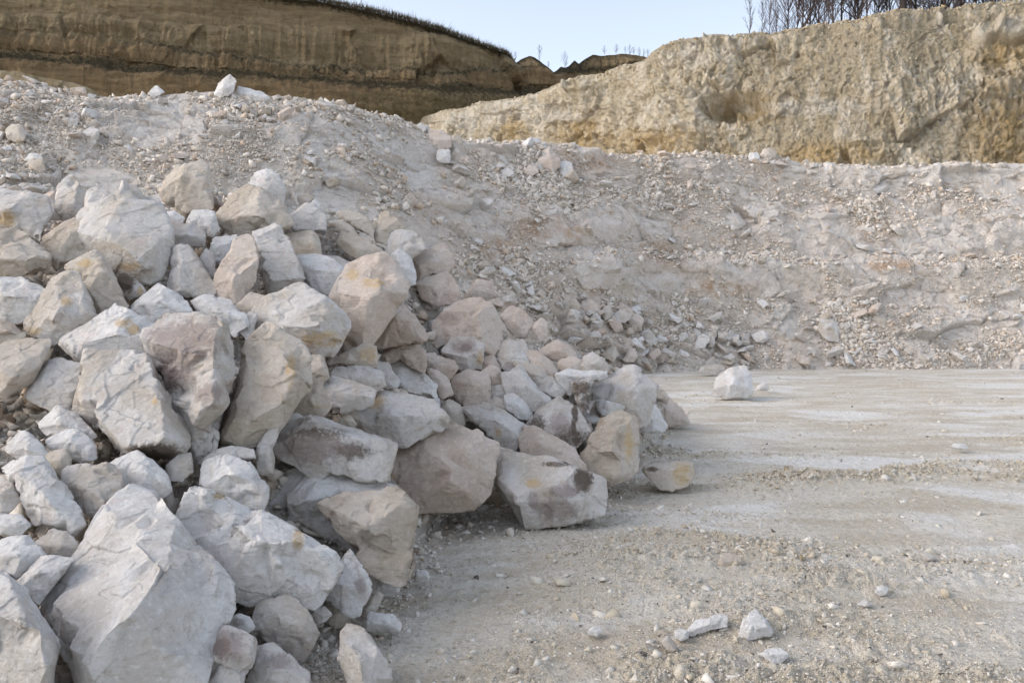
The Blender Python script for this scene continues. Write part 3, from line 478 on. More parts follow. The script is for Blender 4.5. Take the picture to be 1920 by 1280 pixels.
# bigger loose stones on the far slope and along its crest
S_DATA = """
tall tilted white rock standing on the crest of the slope, against the brown cliff|402,178 411,158 420,148 431,141 443,152 437,172 428,180 410,182|408,172,.15 422,165,.28 438,158,.1|c=white
long flat white slab lying on the crest right of the tall tilted rock|442,180 447,163 470,168 500,178 502,190 480,190 458,184|448,174,.15 475,178,.22 500,184,.1|c=white
pointed white rock on the crest left of the tall tilted rock|278,176 292,161 308,172 300,180 284,181|285,172,.2 298,172,.2|c=white
pale round cobble with dark gap below, upper left of the slope|118,228 124,214 140,211 149,220 147,234 130,239|126,224,.2 140,224,.25|
white flat cobble with a dark gap below, right of the round cobble|150,226 155,214 172,212 188,220 186,228 165,232|158,222,.2 176,222,.22|c=white
big grey boulder half buried in the rubble, far upper left|10,246 20,234 38,235 49,250 46,264 28,266 16,262|20,248,.2 38,250,.25|c=tan
smooth shield shaped boulder on the upper left slope|154,250 170,240 186,244 185,262 173,277 163,270|162,254,.2 177,256,.22|
white topped cream stone on the left rubble|53,306 60,298 82,300 84,318 74,324 58,316|58,308,.15 72,310,.25 82,306,.1|c=tan
white block above the white topped cream stone|46,300 58,288 76,290 80,300 60,304|54,297,.2 70,297,.2|c=white
white cubic block stuck in the upper middle slope|819,298 821,282 842,280 845,292 842,306 824,304|822,292,.15 834,294,.26 844,290,.1|c=white
smooth pinkish boulder in the nest of stones on the upper slope|1008,305 1015,285 1030,278 1048,296 1050,312 1038,322 1018,316|1015,300,.15 1032,300,.26 1048,306,.1|c=pink
white fronted upright block right of the smooth pinkish boulder|1047,322 1048,304 1062,303 1074,308 1073,328 1064,341 1052,334|1050,316,.15 1062,318,.26 1073,316,.1|c=white
tan shard leaning over a dark gap below the stone nest|1036,356 1050,352 1066,360 1076,372 1062,374 1045,368|1044,360,.2 1060,366,.2|c=tan
grey cobble in the stone nest, left of the pinkish boulder|984,320 992,310 1006,312 1010,324 998,330 986,327|990,320,.2 1002,320,.2|c=pink
rounded rock high on the crest in the middle, left end of the row|780,236 788,231 798,236 799,246 786,248|786,239,.2 795,241,.2|
squared pale rock on the crest in front of the tan cliff, middle|845,262 850,254 863,256 868,270 860,280 846,276|850,264,.2 862,268,.2|c=tan
large pale rock of the crest row, middle|800,262 806,243 830,246 845,258 845,276 822,280 806,272|806,260,.15 826,262,.25 843,266,.1|c=pink
small white cube on the crest at the right, beside the brown lump|1404,300 1405,288 1420,287 1424,300 1410,304|1408,296,.2 1418,296,.2|c=white
cream rounded block on the crest right of the small white cube|1425,293 1432,280 1448,278 1456,286 1454,296 1434,298|1432,288,.2 1448,290,.2|c=tan
white wedge slab on the crest, right part|1543,322 1550,308 1564,306 1568,316 1552,324|1550,315,.2 1562,314,.2|c=white
stacked flat cream stone at the right crest, upper of two|1662,325 1668,316 1700,315 1706,322 1690,328 1672,328|1670,322,.2 1695,322,.2|c=tan
stacked flat cream stone at the right crest, lower of two|1660,332 1668,326 1682,326 1685,331 1672,335|1666,330,.2 1680,330,.2|c=tan
long flat white stone under the stacked flat stones|1625,360 1635,348 1660,344 1665,352 1655,362 1635,364|1634,356,.2 1656,354,.2|
large faceted rock low on the right slope|1534,620 1538,600 1550,594 1570,606 1573,625 1571,640 1550,638|1540,610,.15 1556,612,.26 1571,622,.1|
cream cobble with a tan edge low on the right slope|1634,600 1638,590 1655,589 1664,602 1655,608 1642,604|1640,597,.2 1654,599,.2|c=tan
half round stone at the foot of the right slope|1710,682 1718,668 1732,672 1737,680 1722,685|1716,678,.2 1728,677,.2|c=tan
square topped rock high in the scree left of the faceted rock|1176,600 1183,584 1200,592 1207,600 1200,614 1182,610|1182,598,.2 1198,601,.22|c=pink
warm cobble at the left end of the cobble row across the scree|1053,572 1062,561 1078,562 1088,572 1084,583 1068,584|1060,572,.2 1078,572,.24|c=tan
broad pinkish cobble second in the cobble row across the scree|1087,578 1092,564 1110,562 1126,574 1120,590 1100,592|1094,576,.2 1112,577,.24|c=pink
round shaded cobble third in the cobble row across the scree|1125,588 1133,575 1146,574 1146,594 1134,600|1130,586,.2 1142,586,.22|
large smooth cobble fourth in the cobble row across the scree|1148,604 1152,588 1172,580 1184,588 1180,600 1164,606|1155,596,.2 1174,592,.24|
overhanging block with a dark hollow under it in the scree|1152,652 1156,636 1170,632 1184,640 1184,655 1164,658|1158,646,.2 1174,648,.24|c=tan
pointed rock beside the overhanging block in the scree|1128,664 1138,652 1152,646 1158,664 1150,678 1138,672|1136,662,.2 1150,662,.24|c=tan
squat rock right of the overhanging block, foot of the scree|1168,674 1180,654 1190,654 1196,668 1188,678 1174,678|1176,666,.2 1188,668,.22|c=pink
long white stone on top of the right scree fan|1342,636 1348,624 1370,625 1385,630 1382,640 1360,642|1350,633,.2 1374,634,.2|c=white
square white block in the right scree fan|1292,624 1300,614 1312,618 1316,634 1306,640 1298,634|1300,624,.2 1310,628,.2|c=white
big low stone at the foot of the right scree fan beside the lone boulder|1310,696 1318,686 1350,684 1358,692 1340,702 1318,700|1320,692,.2 1346,692,.2|
white angled stone in the middle of the right scree fan|1268,676 1274,656 1290,660 1298,676 1294,684 1278,684|1276,668,.2 1290,672,.2|c=white
"""
# bedrock showing through the far slope (part of the terrain)
O_DATA = """
|985,455 990,400 1010,388 1080,380 1160,385 1200,400 1210,440 1205,465 1150,470 1070,462 1010,470|990,405,.03 1080,415,.1 1200,425,.04|c=tan dz=-.2 stain=o,1015,425,32,26;o,1075,440,16,20
|1070,520 1080,480 1130,468 1190,475 1200,510 1160,540 1100,545|1085,490,.08 1140,500,.12 1190,505,.05|c=pink dz=-.2
|870,410 885,385 930,382 950,410 930,430 885,430|880,400,.1 920,405,.12|c=pink
|730,350 760,318 810,322 850,355 830,370 770,362|750,345,.05 800,345,.08|c=white
|560,340 600,300 660,310 690,350 650,375 590,370|590,340,.07 650,342,.09|
|330,260 350,215 380,222 400,280 380,310 345,300|345,262,.06 380,264,.08|
|230,270 260,225 320,230 345,285 320,312 260,300|250,268,.06 310,270,.08|
|110,340 140,310 230,300 290,318 280,342 180,350|150,332,.05 240,330,.08|c=white
|1390,385 1410,362 1480,362 1520,378 1528,400 1470,415 1410,408|1405,385,.05 1480,388,.08|
|1310,430 1330,395 1385,400 1405,420 1370,440 1330,448|1330,415,.06 1380,420,.08|c=white
|1590,450 1600,400 1640,405 1658,440 1645,458 1610,462|1605,425,.08 1640,432,.1|c=tan
|1460,520 1462,480 1520,478 1560,485 1570,525 1520,535|1470,500,.06 1550,505,.08|c=tan
|1600,520 1620,478 1690,475 1785,490 1775,515 1700,530|1630,500,.06 1750,505,.08|c=tan
|1180,540 1200,500 1260,495 1290,520 1270,560 1200,565|1200,520,.08 1270,530,.1|c=pink
|1390,650 1410,590 1480,575 1530,600 1520,650 1450,668|1410,620,.05 1500,622,.07|c=white
|1640,500 1700,560 1760,545 1740,600 1660,590|1670,555,.06 1735,560,.08|
|1780,370 1830,330 1910,330 1935,390 1850,400|1820,360,.05 1910,362,.07|
|1620,650 1640,620 1740,620 1750,665 1640,680|1640,645,.06 1735,645,.08|
|1220,410 1240,395 1300,420 1310,450 1260,455|1235,420,.06 1290,435,.08|c=pink
|1060,300 1080,275 1130,280 1150,310 1110,322|1075,300,.08 1130,302,.1|c=tan stain=o,1110,300,40,10
|20,210 -20,170 60,160 110,175 90,200 40,205|0,190,.06 80,186,.08|c=white
|410,330 430,300 470,296 500,320 480,352 430,352|430,325,.06 480,328,.08|
|880,450 900,440 925,452 930,478 895,480|890,462,.1 920,466,.12|c=pink
"""
def parse(txt):
    out = []
    for ln in txt.strip().split('\n'):
        lab, po, rd, op = ln.split('|')
        P = [tuple(float(v) for v in s.split(',')) for s in po.split()]
        R = [[tuple(float(v) for v in s.split(',')) for s in r.split()] for r in rd.split('/')] if rd else []
        O = dict(c='chalk', dz=0.0, tilt=0.6, stain=[])
        for t in op.split():
            k, v = t.split('=')
            if k == 'stain':
                for s in v.split(';'):
                    q = s.split(','); O['stain'].append((q[0], *[float(z) for z in q[1:]]))
            elif k == 'c': O['c'] = v
            else: O[k] = float(v)
        out.append((lab, P, R, O))
    return out
# ------------------------------------------------------------------ floor and pile core (one ground sheet)
rng = np.random.default_rng(11)
def world_px(V):
    """world points -> photo pixels"""
    L = (V - np.array([0, 0, CAM_H])) @ _R       # rows: R^T v
    return 960 + FPX * L[:, 0] / -L[:, 2], 640 - FPX * L[:, 1] / -L[:, 2]
def blob(px, py, x, y, rx, ry, soft=0.5):
    r = np.sqrt(((px - x) / rx) ** 2 + ((py - y) / ry) ** 2)
    return np.clip((1 + soft - r) / (2 * soft), 0, 1)

def build_ground():
    a_in = np.arctan(np.linspace(-1200, 1200, 1050) / FPX)
    a_out = np.linspace(a_in[-1], 2 * math.pi + a_in[0], 70)[1:-1]
    az = np.concatenate([a_in, a_out, [a_in[0] + 2 * math.pi]])
    rr = np.concatenate([[0.02, 0.6, 1.2], np.geomspace(1.8, 34, 760), np.geomspace(36, 3000, 40)])
    A, Rr = np.meshgrid(az, rr)
    X = (np.sin(A) * Rr).ravel(); Y = (np.cos(A) * Rr).ravel()
    P = np.stack([X, Y, np.zeros_like(X)], 1)
    near = sstep(40, 25, Rr.ravel())
    z = 0.05 * fbm(P * 0.35, 3, 1) + 0.035 * fbm(P * np.array([1.2, 2.2, 1]), 4, 2)
    # tyre-pushed ridges of clods: bands running across the floor
    Pw = P + 0.8 * np.stack([fbm(P * 0.3, 2, 5), fbm(P * 0.3, 2, 6), 0 * X], 1)
    churn = sstep(0.02, 0.32, fbm(Pw * np.array([0.30, 0.75, 1]), 4, 9))
    cx = colpx(X, Y)
    churn_near = np.exp(-((X - 1.35) / 1.3) ** 2 - ((Y - 5.4) / 1.15) ** 2)
    churn2 = np.exp(-((X - 4.2) / 2.6) ** 2 - ((Y - 8.9 - 0.28 * (X - 4) + 0.5 * fbm(P * 0.6, 2, 18)) / 0.5) ** 2)
    churn3 = np.exp(-((X - 1.9) / 1.4) ** 2 - ((Y - 10.4) / 0.5) ** 2)
    churn4 = np.exp(-((X - 1.3) / 1.5) ** 2 - ((Y - 3.75) / 0.5) ** 2)
    brk = sstep(-0.25, 0.15, fbm(P * np.array([0.9, 1.3, 1]), 4, 17))
    ch = np.clip(0.5 * churn + (0.75 * churn_near + churn2 + churn3 + churn4) * brk, 0, 1)
    lump = np.abs(fbm(P * 7.0, 4, 12)) * 1.0 + 0.55 * np.abs(fbm(P * 19.0, 3, 15))
    d1, d2, rid, pl = cells2(X * 9, Y * 9, 3)
    d3, d4, rid2, pl2 = cells2(X * 24, Y * 24, 4)
    peb = (1 - sstep(0, 0.6, d1)) * (rid > 0.55) * 0.022 + (1 - sstep(0, 0.6, d3)) * (rid2 > 0.35) * 0.007
    z = z + ch * (0.11 * lump + 0.03) + (0.35 + 0.65 * ch) * peb + 0.018 * fbm(P * 9, 5, 20) + 0.006 * np.abs(fbm(P * 30, 3, 22))
    z = z * near + 0.25 * churn_near * 0.25 * near
    z = z - 0.045 * near
    mz = mound(X, Y, 0.34)
    front = (Y > 0)
    mm = front & (mz > z) & (Rr.ravel() < 32)
    rough = 0.25 * fbm(P * 1.3, 4, 30) + 0.22 * np.abs(fbm(P * 4, 4, 31)) + 0.10 * cells2(X * 5, Y * 5, 33)[3]
    z = np.where(mm, np.maximum(z, mz + rough * sstep(0, 0.4, mz)), z)
    V = np.stack([X, Y, z], 1)
    att = np.zeros((len(V), 4)); att[:, 0] = ch; att[:, 1] = mm; att[:, 3] = 1
    # white smears of crushed chalk where wheels have polished the floor
    sm = sstep(0.03, 0.22, fbm(Pw * np.array([0.35, 0.85, 1]), 4, 40)) * (1 - ch)
    sm2 = sstep(0.10, 0.34, fbm(Pw * np.array([0.8, 1.3, 1]) + 7, 5, 45)) * (1 - 0.7 * ch)
    att[:, 2] = np.maximum(sm * sstep(4.5, 7, Y + 0.5 * X), 0.8 * sm2)
    F = grid_faces(len(rr), len(az))[:, ::-1]
    m, nt, bs = new_mat('crushed chalk floor'); b = NB(nt)
    tc = b.n('ShaderNodeTexCoord').outputs['Object']
    a_ = b.n('ShaderNodeAttribute', attribute_name='mask'); sp = b.n('ShaderNodeSeparateColor'); b.l(a_.outputs['Color'], sp.inputs[0])
    n1 = b.noise(b.mapping(tc, (0.5, 1.6, 1)), 1.2, 8, 0.65, 0.5)
    n2 = b.noise(tc, 14, 8, 0.7); n3 = b.noise(tc, 90, 5, 0.7)
    col = b.mix(b.ramp(n1, 0.42, 0.60), (0.69, 0.635, 0.545), (0.56, 0.49, 0.39))
    col = b.mix(b.ramp(n2, 0.5, 0.68, 0, 0.6), col, (0.50, 0.44, 0.335))
    col = b.mix(b.ramp(n2, 0.45, 0.32, 0, 0.6), col, (0.76, 0.73, 0.67))
    col = b.mix(b.math('MULTIPLY', sp.outputs[0], b.ramp(n1, 0.3, 0.6, 0.15, 0.7)), col, (0.56, 0.485, 0.36))
    col = b.mix(b.math('MULTIPLY', sp.outputs[2], b.ramp(n2, 0.35, 0.55, 0.3, 0.95)), col, (0.80, 0.78, 0.74))
    col = b.mix(b.ramp(n3, 0.60, 0.75, 0, 0.55), col, (0.20, 0.165, 0.12))
    vc = b.voro(tc, 38, 'F1', 1)
    hsv = b.n('ShaderNodeSeparateColor'); b.l(vc, hsv.inputs[0])
    col = b.mix(b.ramp(hsv.outputs[0], 0.7, 1.0, 0, 0.45), col, (0.66, 0.63, 0.58))
    col = b.mix(b.ramp(hsv.outputs[1], 0.82, 1.0, 0, 0.4), col, (0.30, 0.24, 0.17))
    col = b.mix(sp.outputs[1], col, (0.50, 0.455, 0.40))
    b.l(col, bs.inputs['Base Color'])
    h1 = b.bump(b.noise(tc, 26, 8, 0.7), 0.03, 0.9)
    h2 = b.bump(b.voro(tc, 60, 'F1'), 0.008, 0.8, h1)
    h3 = b.bump(n3, 0.006, 1.0, h2)
    b.l(h3, bs.inputs['Normal'])
    me = mesh_np('quarry_floor', V, F, m, True, {'mask': att})
    link('ground', me, kind='structure')
    return V, att
GV, GA = build_ground()

# ------------------------------------------------------------------ far slope of blasted chalk and the bench above it
def build_slope():
    c = np.concatenate([np.linspace(-900, -70, 70), np.linspace(-60, 1980, 960), np.linspace(1990, 2900, 70)])
    t = np.concatenate([np.linspace(-0.08, 1.0, 470)])
    C, T = np.meshgrid(c, t)
    toe = lerp(C, TOE_PTS); cr = lerp(C, CR_PTS)
    Y = toe + (cr - toe) * T
    left = sstep(1250, 850, C)
    Tc = np.clip(T, 0, 1)
    pz = prof(Tc) * (1 - left) + np.interp(Tc, [0, .25, .5, .8, 1], [0, .24, .50, .83, 1]) * left
    Z = pz * crest_z(C) + np.minimum(T, 0) * 6
    X = (C - 960) / FPX * Y
    V = np.stack([X.ravel(), Y.ravel(), Z.ravel()], 1)
    nr, nc = X.shape
    N = grid_normals(V, nr, nc)
    N[N[:, 2] < 0] *= -1
    x, y, zz = V.T
    Q = np.stack([x, y * 0.8, zz], 1)
    w = 1 - 0.85 * sstep(0.90, 1.0, T.ravel())
    rock = sstep(-0.12, 0.06, fbm(Q * np.array([0.33, 0.33, 0.5]), 3, 60) + 0.10 * perlin(Q * 1.3, 61))
    rock = np.maximum(rock, sstep(0.84, 0.9, T.ravel()) * sstep(1500, 1650, C.ravel()))
    sv = np.sqrt(y ** 2 + zz ** 2)
    wx = x + 0.22 * fbm(Q * 0.9, 3, 62); wv = zz * 1.3 + 0.4 * y + 0.22 * fbm(Q * 0.9, 3, 63)
    d1, d2, rid, pl = cells2(wx * 0.5, wv * 0.62, 64)
    e1, e2, rid2, pl2 = cells2(wx * 2.1 + 5, wv * 2.3, 65)
    f1, f2, rid3, pl3 = cells2(wx * 5.5 + 5, wv * 5.9, 66)
    D = 0.42 * fbm(Q * 0.28, 3, 67)
    D = D + rock * (0.34 * pl + 0.20 * (rid - 0.5) + 0.09 * pl2 + 0.07 * (rid2 - 0.5))
    D = D - rock * 0.04 * sstep(0.10, 0.0, d2 - d1)
    g = 1 - rock
    D = D + (g * 0.6 + 0.2) * (0.04 * pl3 + 0.04 * (rid3 - 0.5)) + 0.05 * fbm(Q * 3.2, 5, 68) + 0.10 * ridged(Q * 0.7, 3, 69) * (0.4 + 0.6 * rock)
    D = D + 0.012 * fbm(Q * 14, 3, 70)
    V = V + N * (D * w)[:, None]
    # bench top behind the crest
    rows = []
    last = V.reshape(nr, nc, 3)[-1]
    for k, back in enumerate([0.25, 0.6, 1.2, 2.5, 6, 14, 30, 60, 100]):
        r = last.copy(); s = (last[:, 1] + back) / last[:, 1]
        r[:, 0] *= s; r[:, 1] += back
        r[:, 2] = last[:, 2] - min(0.12 * back, 0.9)
        r[:, 2] += 0.05 * fbm(r * 1.0, 3, 71)
        rows.append(r)
    Vall = np.concatenate([V] + rows)
    ntot = nr + len(rows)
    att = np.zeros((len(Vall), 4)); att[:nr * nc, 0] = rock; att[nr * nc:, 0] = 0.3; att[:, 3] = 1
    px, py = world_px(Vall)
    warm = sum(blob(px, py, *q) for q in ((1100, 300, 60, 22), (1020, 430, 45, 25), (1640, 430, 30, 30), (1690, 500, 50, 12), (1650, 490, 20, 12), (1240, 470, 40, 25), (1350, 540, 60, 14), (930, 470, 40, 25)))
    att[:, 1] = np.clip(warm, 0, 1)
    att[:, 2] = (0.35 + 0.65 * sstep(600, 950, px)) * (0.4 + 0.6 * sstep(1750, 1200, px))
    m, nt, bs = new_mat('blasted chalk slope'); b = NB(nt)
    tc = b.n('ShaderNodeTexCoord').outputs['Object']
    a_ = b.n('ShaderNodeAttribute', attribute_name='mask'); sp = b.n('ShaderNodeSeparateColor'); b.l(a_.outputs['Color'], sp.inputs[0])
    n0 = b.noise(tc, 0.5, 5, 0.6, 0.6); n1 = b.noise(tc, 2.4, 9, 0.68, 0.8); n2 = b.noise(tc, 16, 8, 0.72); n3 = b.noise(tc, 60, 4, 0.7)
    grav = b.mix(b.ramp(n1, 0.35, 0.65), (0.80, 0.73, 0.645), (0.66, 0.585, 0.49))
    rk = b.mix(b.ramp(n1, 0.42, 0.66), (0.83, 0.775, 0.71), (0.70, 0.62, 0.535))
    col = b.mix(b.ramp(sp.outputs[0], 0.25, 0.8), grav, rk)
    col = b.mix(b.math('MULTIPLY', sp.outputs[2], b.ramp(n0, 0.4, 0.65, 0.2, 0.7)), col, (0.72, 0.59, 0.485))
    col = b.mix(b.math('MULTIPLY', sp.outputs[1], b.ramp(n1, 0.38, 0.6, 0.1, 0.85)), col, (0.48, 0.30, 0.17))
    col = b.mix(b.ramp(n2, 0.54, 0.70, 0, 0.5), col, (0.46, 0.40, 0.33))
    col = b.mix(b.ramp(n2, 0.44, 0.30, 0, 0.5), col, (0.70, 0.66, 0.62))
    col = b.mix(b.ramp(n3, 0.6, 0.75, 0, 0.4), col, (0.22, 0.18, 0.14))
    vc = b.voro(tc, 11, 'F1', 1); hsv = b.n('ShaderNodeSeparateColor'); b.l(vc, hsv.inputs[0])
    col = b.mix(b.ramp(hsv.outputs[0], 0.6, 1.0, 0, 0.35), col, (0.70, 0.66, 0.62))
    b.l(col, bs.inputs['Base Color'])
    nw = b.n('ShaderNodeTexNoise'); nw.inputs['Scale'].default_value = 3; nw.inputs['Detail'].default_value = 5; b.l(tc, nw.inputs['Vector'])
    wv_ = b.n('ShaderNodeVectorMath', operation='MULTIPLY_ADD'); b.l(nw.outputs['Color'], wv_.inputs[0]); wv_.inputs[1].default_value = (0.35, 0.35, 0.35); b.l(tc, wv_.inputs[2]); wp = wv_.outputs[0]
    h1 = b.bump(n1, 0.22, 0.7)
    h2 = b.bump(b.plates(wp, 2.6), 0.12, 0.8, h1)
    h2 = b.bump(b.plates(wp, 8), 0.06, 0.8, h2)
    h3 = b.bump(n2, 0.07, 0.9, h2)
    h4 = b.bump(n3, 0.02, 0.8, h3)
    b.l(h4, bs.inputs['Normal'])
    M['slope'] = m
    me = mesh_np('chalk_slope', Vall, grid_faces(ntot, nc), m, False, {'mask': att})
    link('rubble_slope', me, kind='structure')
    return V, N, rock, T.ravel(), C.ravel()
SV, SN, SROCK, ST, SCOL = build_slope()

# ------------------------------------------------------------------ cliffs behind
def strip(name, c, zrows, crest, Yfun, mat_, extra_back, disp, attf, zbase, smooth=True):
    """wall of terrain following the crest line; rows from the base to the crest, then back over the top"""
    nr, nc = zrows, len(c)
    T = np.linspace(0, 1, nr)[:, None] * np.ones((1, nc)); C = np.ones((nr, 1)) * c[None, :]
    Yc = Yfun(C)
    zc = CAM_H + (600 - crest(C)) / FPX * Yc
    V, N, w = disp(C, T, Yc, zc, zbase)
    last = V.reshape(nr, nc, 3)[-1]
    rows = []
    for back in extra_back:
        r = last.copy(); s = (last[:, 1] + back) / last[:, 1]; r[:, 0] *= s; r[:, 1] += back
        r[:, 2] = last[:, 2] - 0.03 * back + 0.15 * fbm(r * 0.4, 3, 99)
        rows.append(r)
    Vall = np.concatenate([V] + rows)
    att = attf(Vall, nr * nc)
    me = mesh_np(name, Vall, grid_faces(nr + len(rows), nc), mat_, smooth, {'mask': att})
    return link(name, me, kind='structure'), V.reshape(nr, nc, 3)

RC = [(700, 232), (780, 226), (822, 214), (835, 209), (860, 207), (900, 196), (960, 188), (1000, 180), (1060, 156), (1090, 146), (1130, 141), (1160, 128), (1200, 119), (1218, 108), (1236, 93), (1260, 84), (1290, 77), (1340, 77), (1390, 73), (1440, 66), (1480, 59), (1560, 48), (1600, 42), (1640, 30), (1690, 22), (1740, 24), (1790, 17), (1830, 12), (1890, 8), (1925, 12), (2100, 0), (2900, 0)]
RY = [(700, 96), (815, 92), (822, 78), (840, 75), (960, 70), (1060, 64), (1150, 60), (1236, 56), (1300, 54), (1480, 51), (1640, 48.5), (1925, 46.5), (2900, 44)]
def disp_right(C, T, Yc, zc, zb):
    Z = zb + (zc - zb) * T
    lean = np.interp(T, [0, .3, .75, .92, 1], [5.2, 3.6, 1.8, 1.0, 0])
    Y = Yc - lean
    X = (C - 960) / FPX * Y
    V = np.stack([X.ravel(), Y.ravel(), Z.ravel()], 1)
    N = grid_normals(V, *X.shape); N[N[:, 1] > 0] *= -1
    x, y, z = V.T
    px, py = world_px(V)
    wx = x + 0.35 * fbm(V * 0.6, 3, 80); wz = z + 0.35 * fbm(V * 0.6, 3, 81)
    d1, d2, r1, p1 = cells2(wx * 0.42, wz * 0.36, 82)
    e1, e2, r2, p2 = cells2(wx * 1.3, wz * 0.8, 83)
    f1, f2, r3, p3 = cells2(wx * 3.4, wz * 3.0, 84)
    g1_, g2_, g3, gp = cells2(wx * 8 + 3, wz * 7, 94)
    scree = sstep(0.06, 0.20, fbm(V * np.array([0.09, 0.09, 0.2]), 3, 85) + 0.05 * perlin(V, 86))
    scree = np.clip(scree * 0.8 + blob(px, py, 1650, 95, 180, 45) + blob(px, py, 1500, 255, 120, 22), 0, 1)
    rk = 1 - 0.8 * scree
    D = 0.9 * fbm(V * 0.12, 3, 87) + rk * (0.7 * p1 + 0.6 * (r1 - 0.5) + 0.35 * p2 + 0.3 * (r2 - 0.5)) + (0.5 + 0.5 * rk) * (0.18 * p3 + 0.20 * (r3 - 0.5) + 0.10 * (g3 - 0.5) + 0.08 * gp)
    D = D + 0.10 * fbm(V * np.array([1.6, 1.6, 0.7]), 4, 88) + 0.42 * ridged(V * np.array([0.9, 0.9, 0.22]), 4, 89) * (0.25 + 0.75 * rk)
    D = D - 1.8 * blob(px, py, 1385, 205, 60, 26, 0.3) + 0.06 * fbm(V * 6, 3, 90)
    D = D + 1.0 * blob(px, py, 1895, 58, 32, 22, 0.15) + 0.8 * blob(px, py, 1850, 62, 22, 16, 0.15)
    w = 1 - 0.8 * sstep(0.93, 1.0, T.ravel())
    V = V + N * (D * w)[:, None]
    global R_SCREE
    R_SCREE = scree
    return V, N, w
def att_right(V, n):
    px, py = world_px(V)
    a = np.zeros((len(V), 4)); a[:, 3] = 1
    a[:n, 0] = np.maximum(R_SCREE, sstep(0.86, 0.96, np.arange(n) / n) * sstep(1050, 1250, px[:n])); a[n:, 0] = 1
    och = sum(blob(px, py, *q) for q in ((1880, 260, 60, 110), (1230, 270, 90, 28), (1090, 250, 45, 40), (1560, 290, 90, 22), (1880, 100, 60, 25), (1400, 205, 60, 25), (960, 240, 30, 30)))
    a[:, 1] = np.clip(och, 0, 1)
    a[:, 2] = np.clip(sum(blob(px, py, *q) for q in ((1895, 50, 26, 18), (1848, 60, 16, 16), (1000, 212, 90, 18), (880, 225, 50, 14), (1310, 100, 40, 20), (1500, 200, 130, 14))), 0, 1)
    return a
def cliff_mat(name, base, dark, pale, ochre_c, sc=1.0):
    m, nt, bs = new_mat(name); b = NB(nt)
    tc = b.n('ShaderNodeTexCoord').outputs['Object']
    a_ = b.n('ShaderNodeAttribute', attribute_name='mask'); sp = b.n('ShaderNodeSeparateColor'); b.l(a_.outputs['Color'], sp.inputs[0])
    v = b.mapping(tc, (1, 1, 0.6))
    n0 = b.noise(v, 0.22 * sc, 6, 0.65, 0.7); n1 = b.noise(v, 1.3 * sc, 9, 0.7, 0.8); n2 = b.noise(tc, 6 * sc, 8, 0.75)
    col = b.mix(b.ramp(n1, 0.38, 0.62), pale, base)
    col = b.mix(b.ramp(n0, 0.46, 0.62, 0, 0.75), col, base)
    col = b.mix(b.math('MULTIPLY', sp.outputs[0], 0.75), col, dark)
    st = b.noise(b.mapping(tc, (1.0, 1.0, 0.09)), 0.9 * sc, 7, 0.72, 0.3)
    col = b.mix(b.ramp(st, 0.53, 0.64, 0, 0.7), col, tuple(x * 0.55 for x in base))
    col = b.mix(b.ramp(st, 0.48, 0.38, 0, 0.75), col, pale)
    col = b.mix(b.math('MULTIPLY', sp.outputs[1], b.ramp(n1, 0.3, 0.6, 0.3, 0.95)), col, ochre_c)
    col = b.mix(b.math('MULTIPLY', sp.outputs[2], b.ramp(n1, 0.65, 0.45, 0.1, 0.8)), col, (0.72, 0.67, 0.58))
    col = b.mix(b.ramp(n2, 0.55, 0.7, 0, 0.6), col, tuple(x * 0.55 for x in base))
    col = b.mix(b.ramp(n2, 0.44, 0.3, 0, 0.6), col, pale)
    b.l(col, bs.inputs['Base Color'])
    nw = b.n('ShaderNodeTexNoise'); nw.inputs['Scale'].default_value = 1.5; nw.inputs['Detail'].default_value = 5; b.l(tc, nw.inputs['Vector'])
    wv_ = b.n('ShaderNodeVectorMath', operation='MULTIPLY_ADD'); b.l(nw.outputs['Color'], wv_.inputs[0]); wv_.inputs[1].default_value = (0.7, 0.7, 0.7); b.l(v, wv_.inputs[2]); wp = wv_.outputs[0]
    h = b.bump(n1, 0.45, 0.7)
    h = b.bump(b.plates(wp, 1.3 * sc), 0.30, 0.8, h)
    h = b.bump(b.plates(wp, 4 * sc), 0.15, 0.8, h)
    jn = b.noise(b.mapping(tc, (1.2, 1.2, 0.12)), 1.1 * sc, 7, 0.7, 0.2)
    h = b.bump(jn, 0.35, 0.6, h)
    h = b.bump(n2, 0.16, 1.0, h)
    b.l(h, bs.inputs['Normal'])
    return m
cR = np.concatenate([np.linspace(700, 814, 20), np.linspace(816, 1980, 620), np.linspace(1990, 2900, 70)])
cliffR, RG = strip('right_cliff', cR, 260, lambda c: lerp(c, RC) + 2.5 * perlin(np.stack([c.ravel() / 26, 0 * c.ravel(), 0 * c.ravel()], 1), 5).reshape(c.shape),
    lambda c: lerp(c, RY), cliff_mat('weathered marl cliff', (0.56, 0.47, 0.325), (0.42, 0.35, 0.24), (0.76, 0.69, 0.57), (0.47, 0.34, 0.17)),
    [0.3, 0.8, 1.8, 4, 9, 20, 45, 90], disp_right, att_right, 6.5, False)

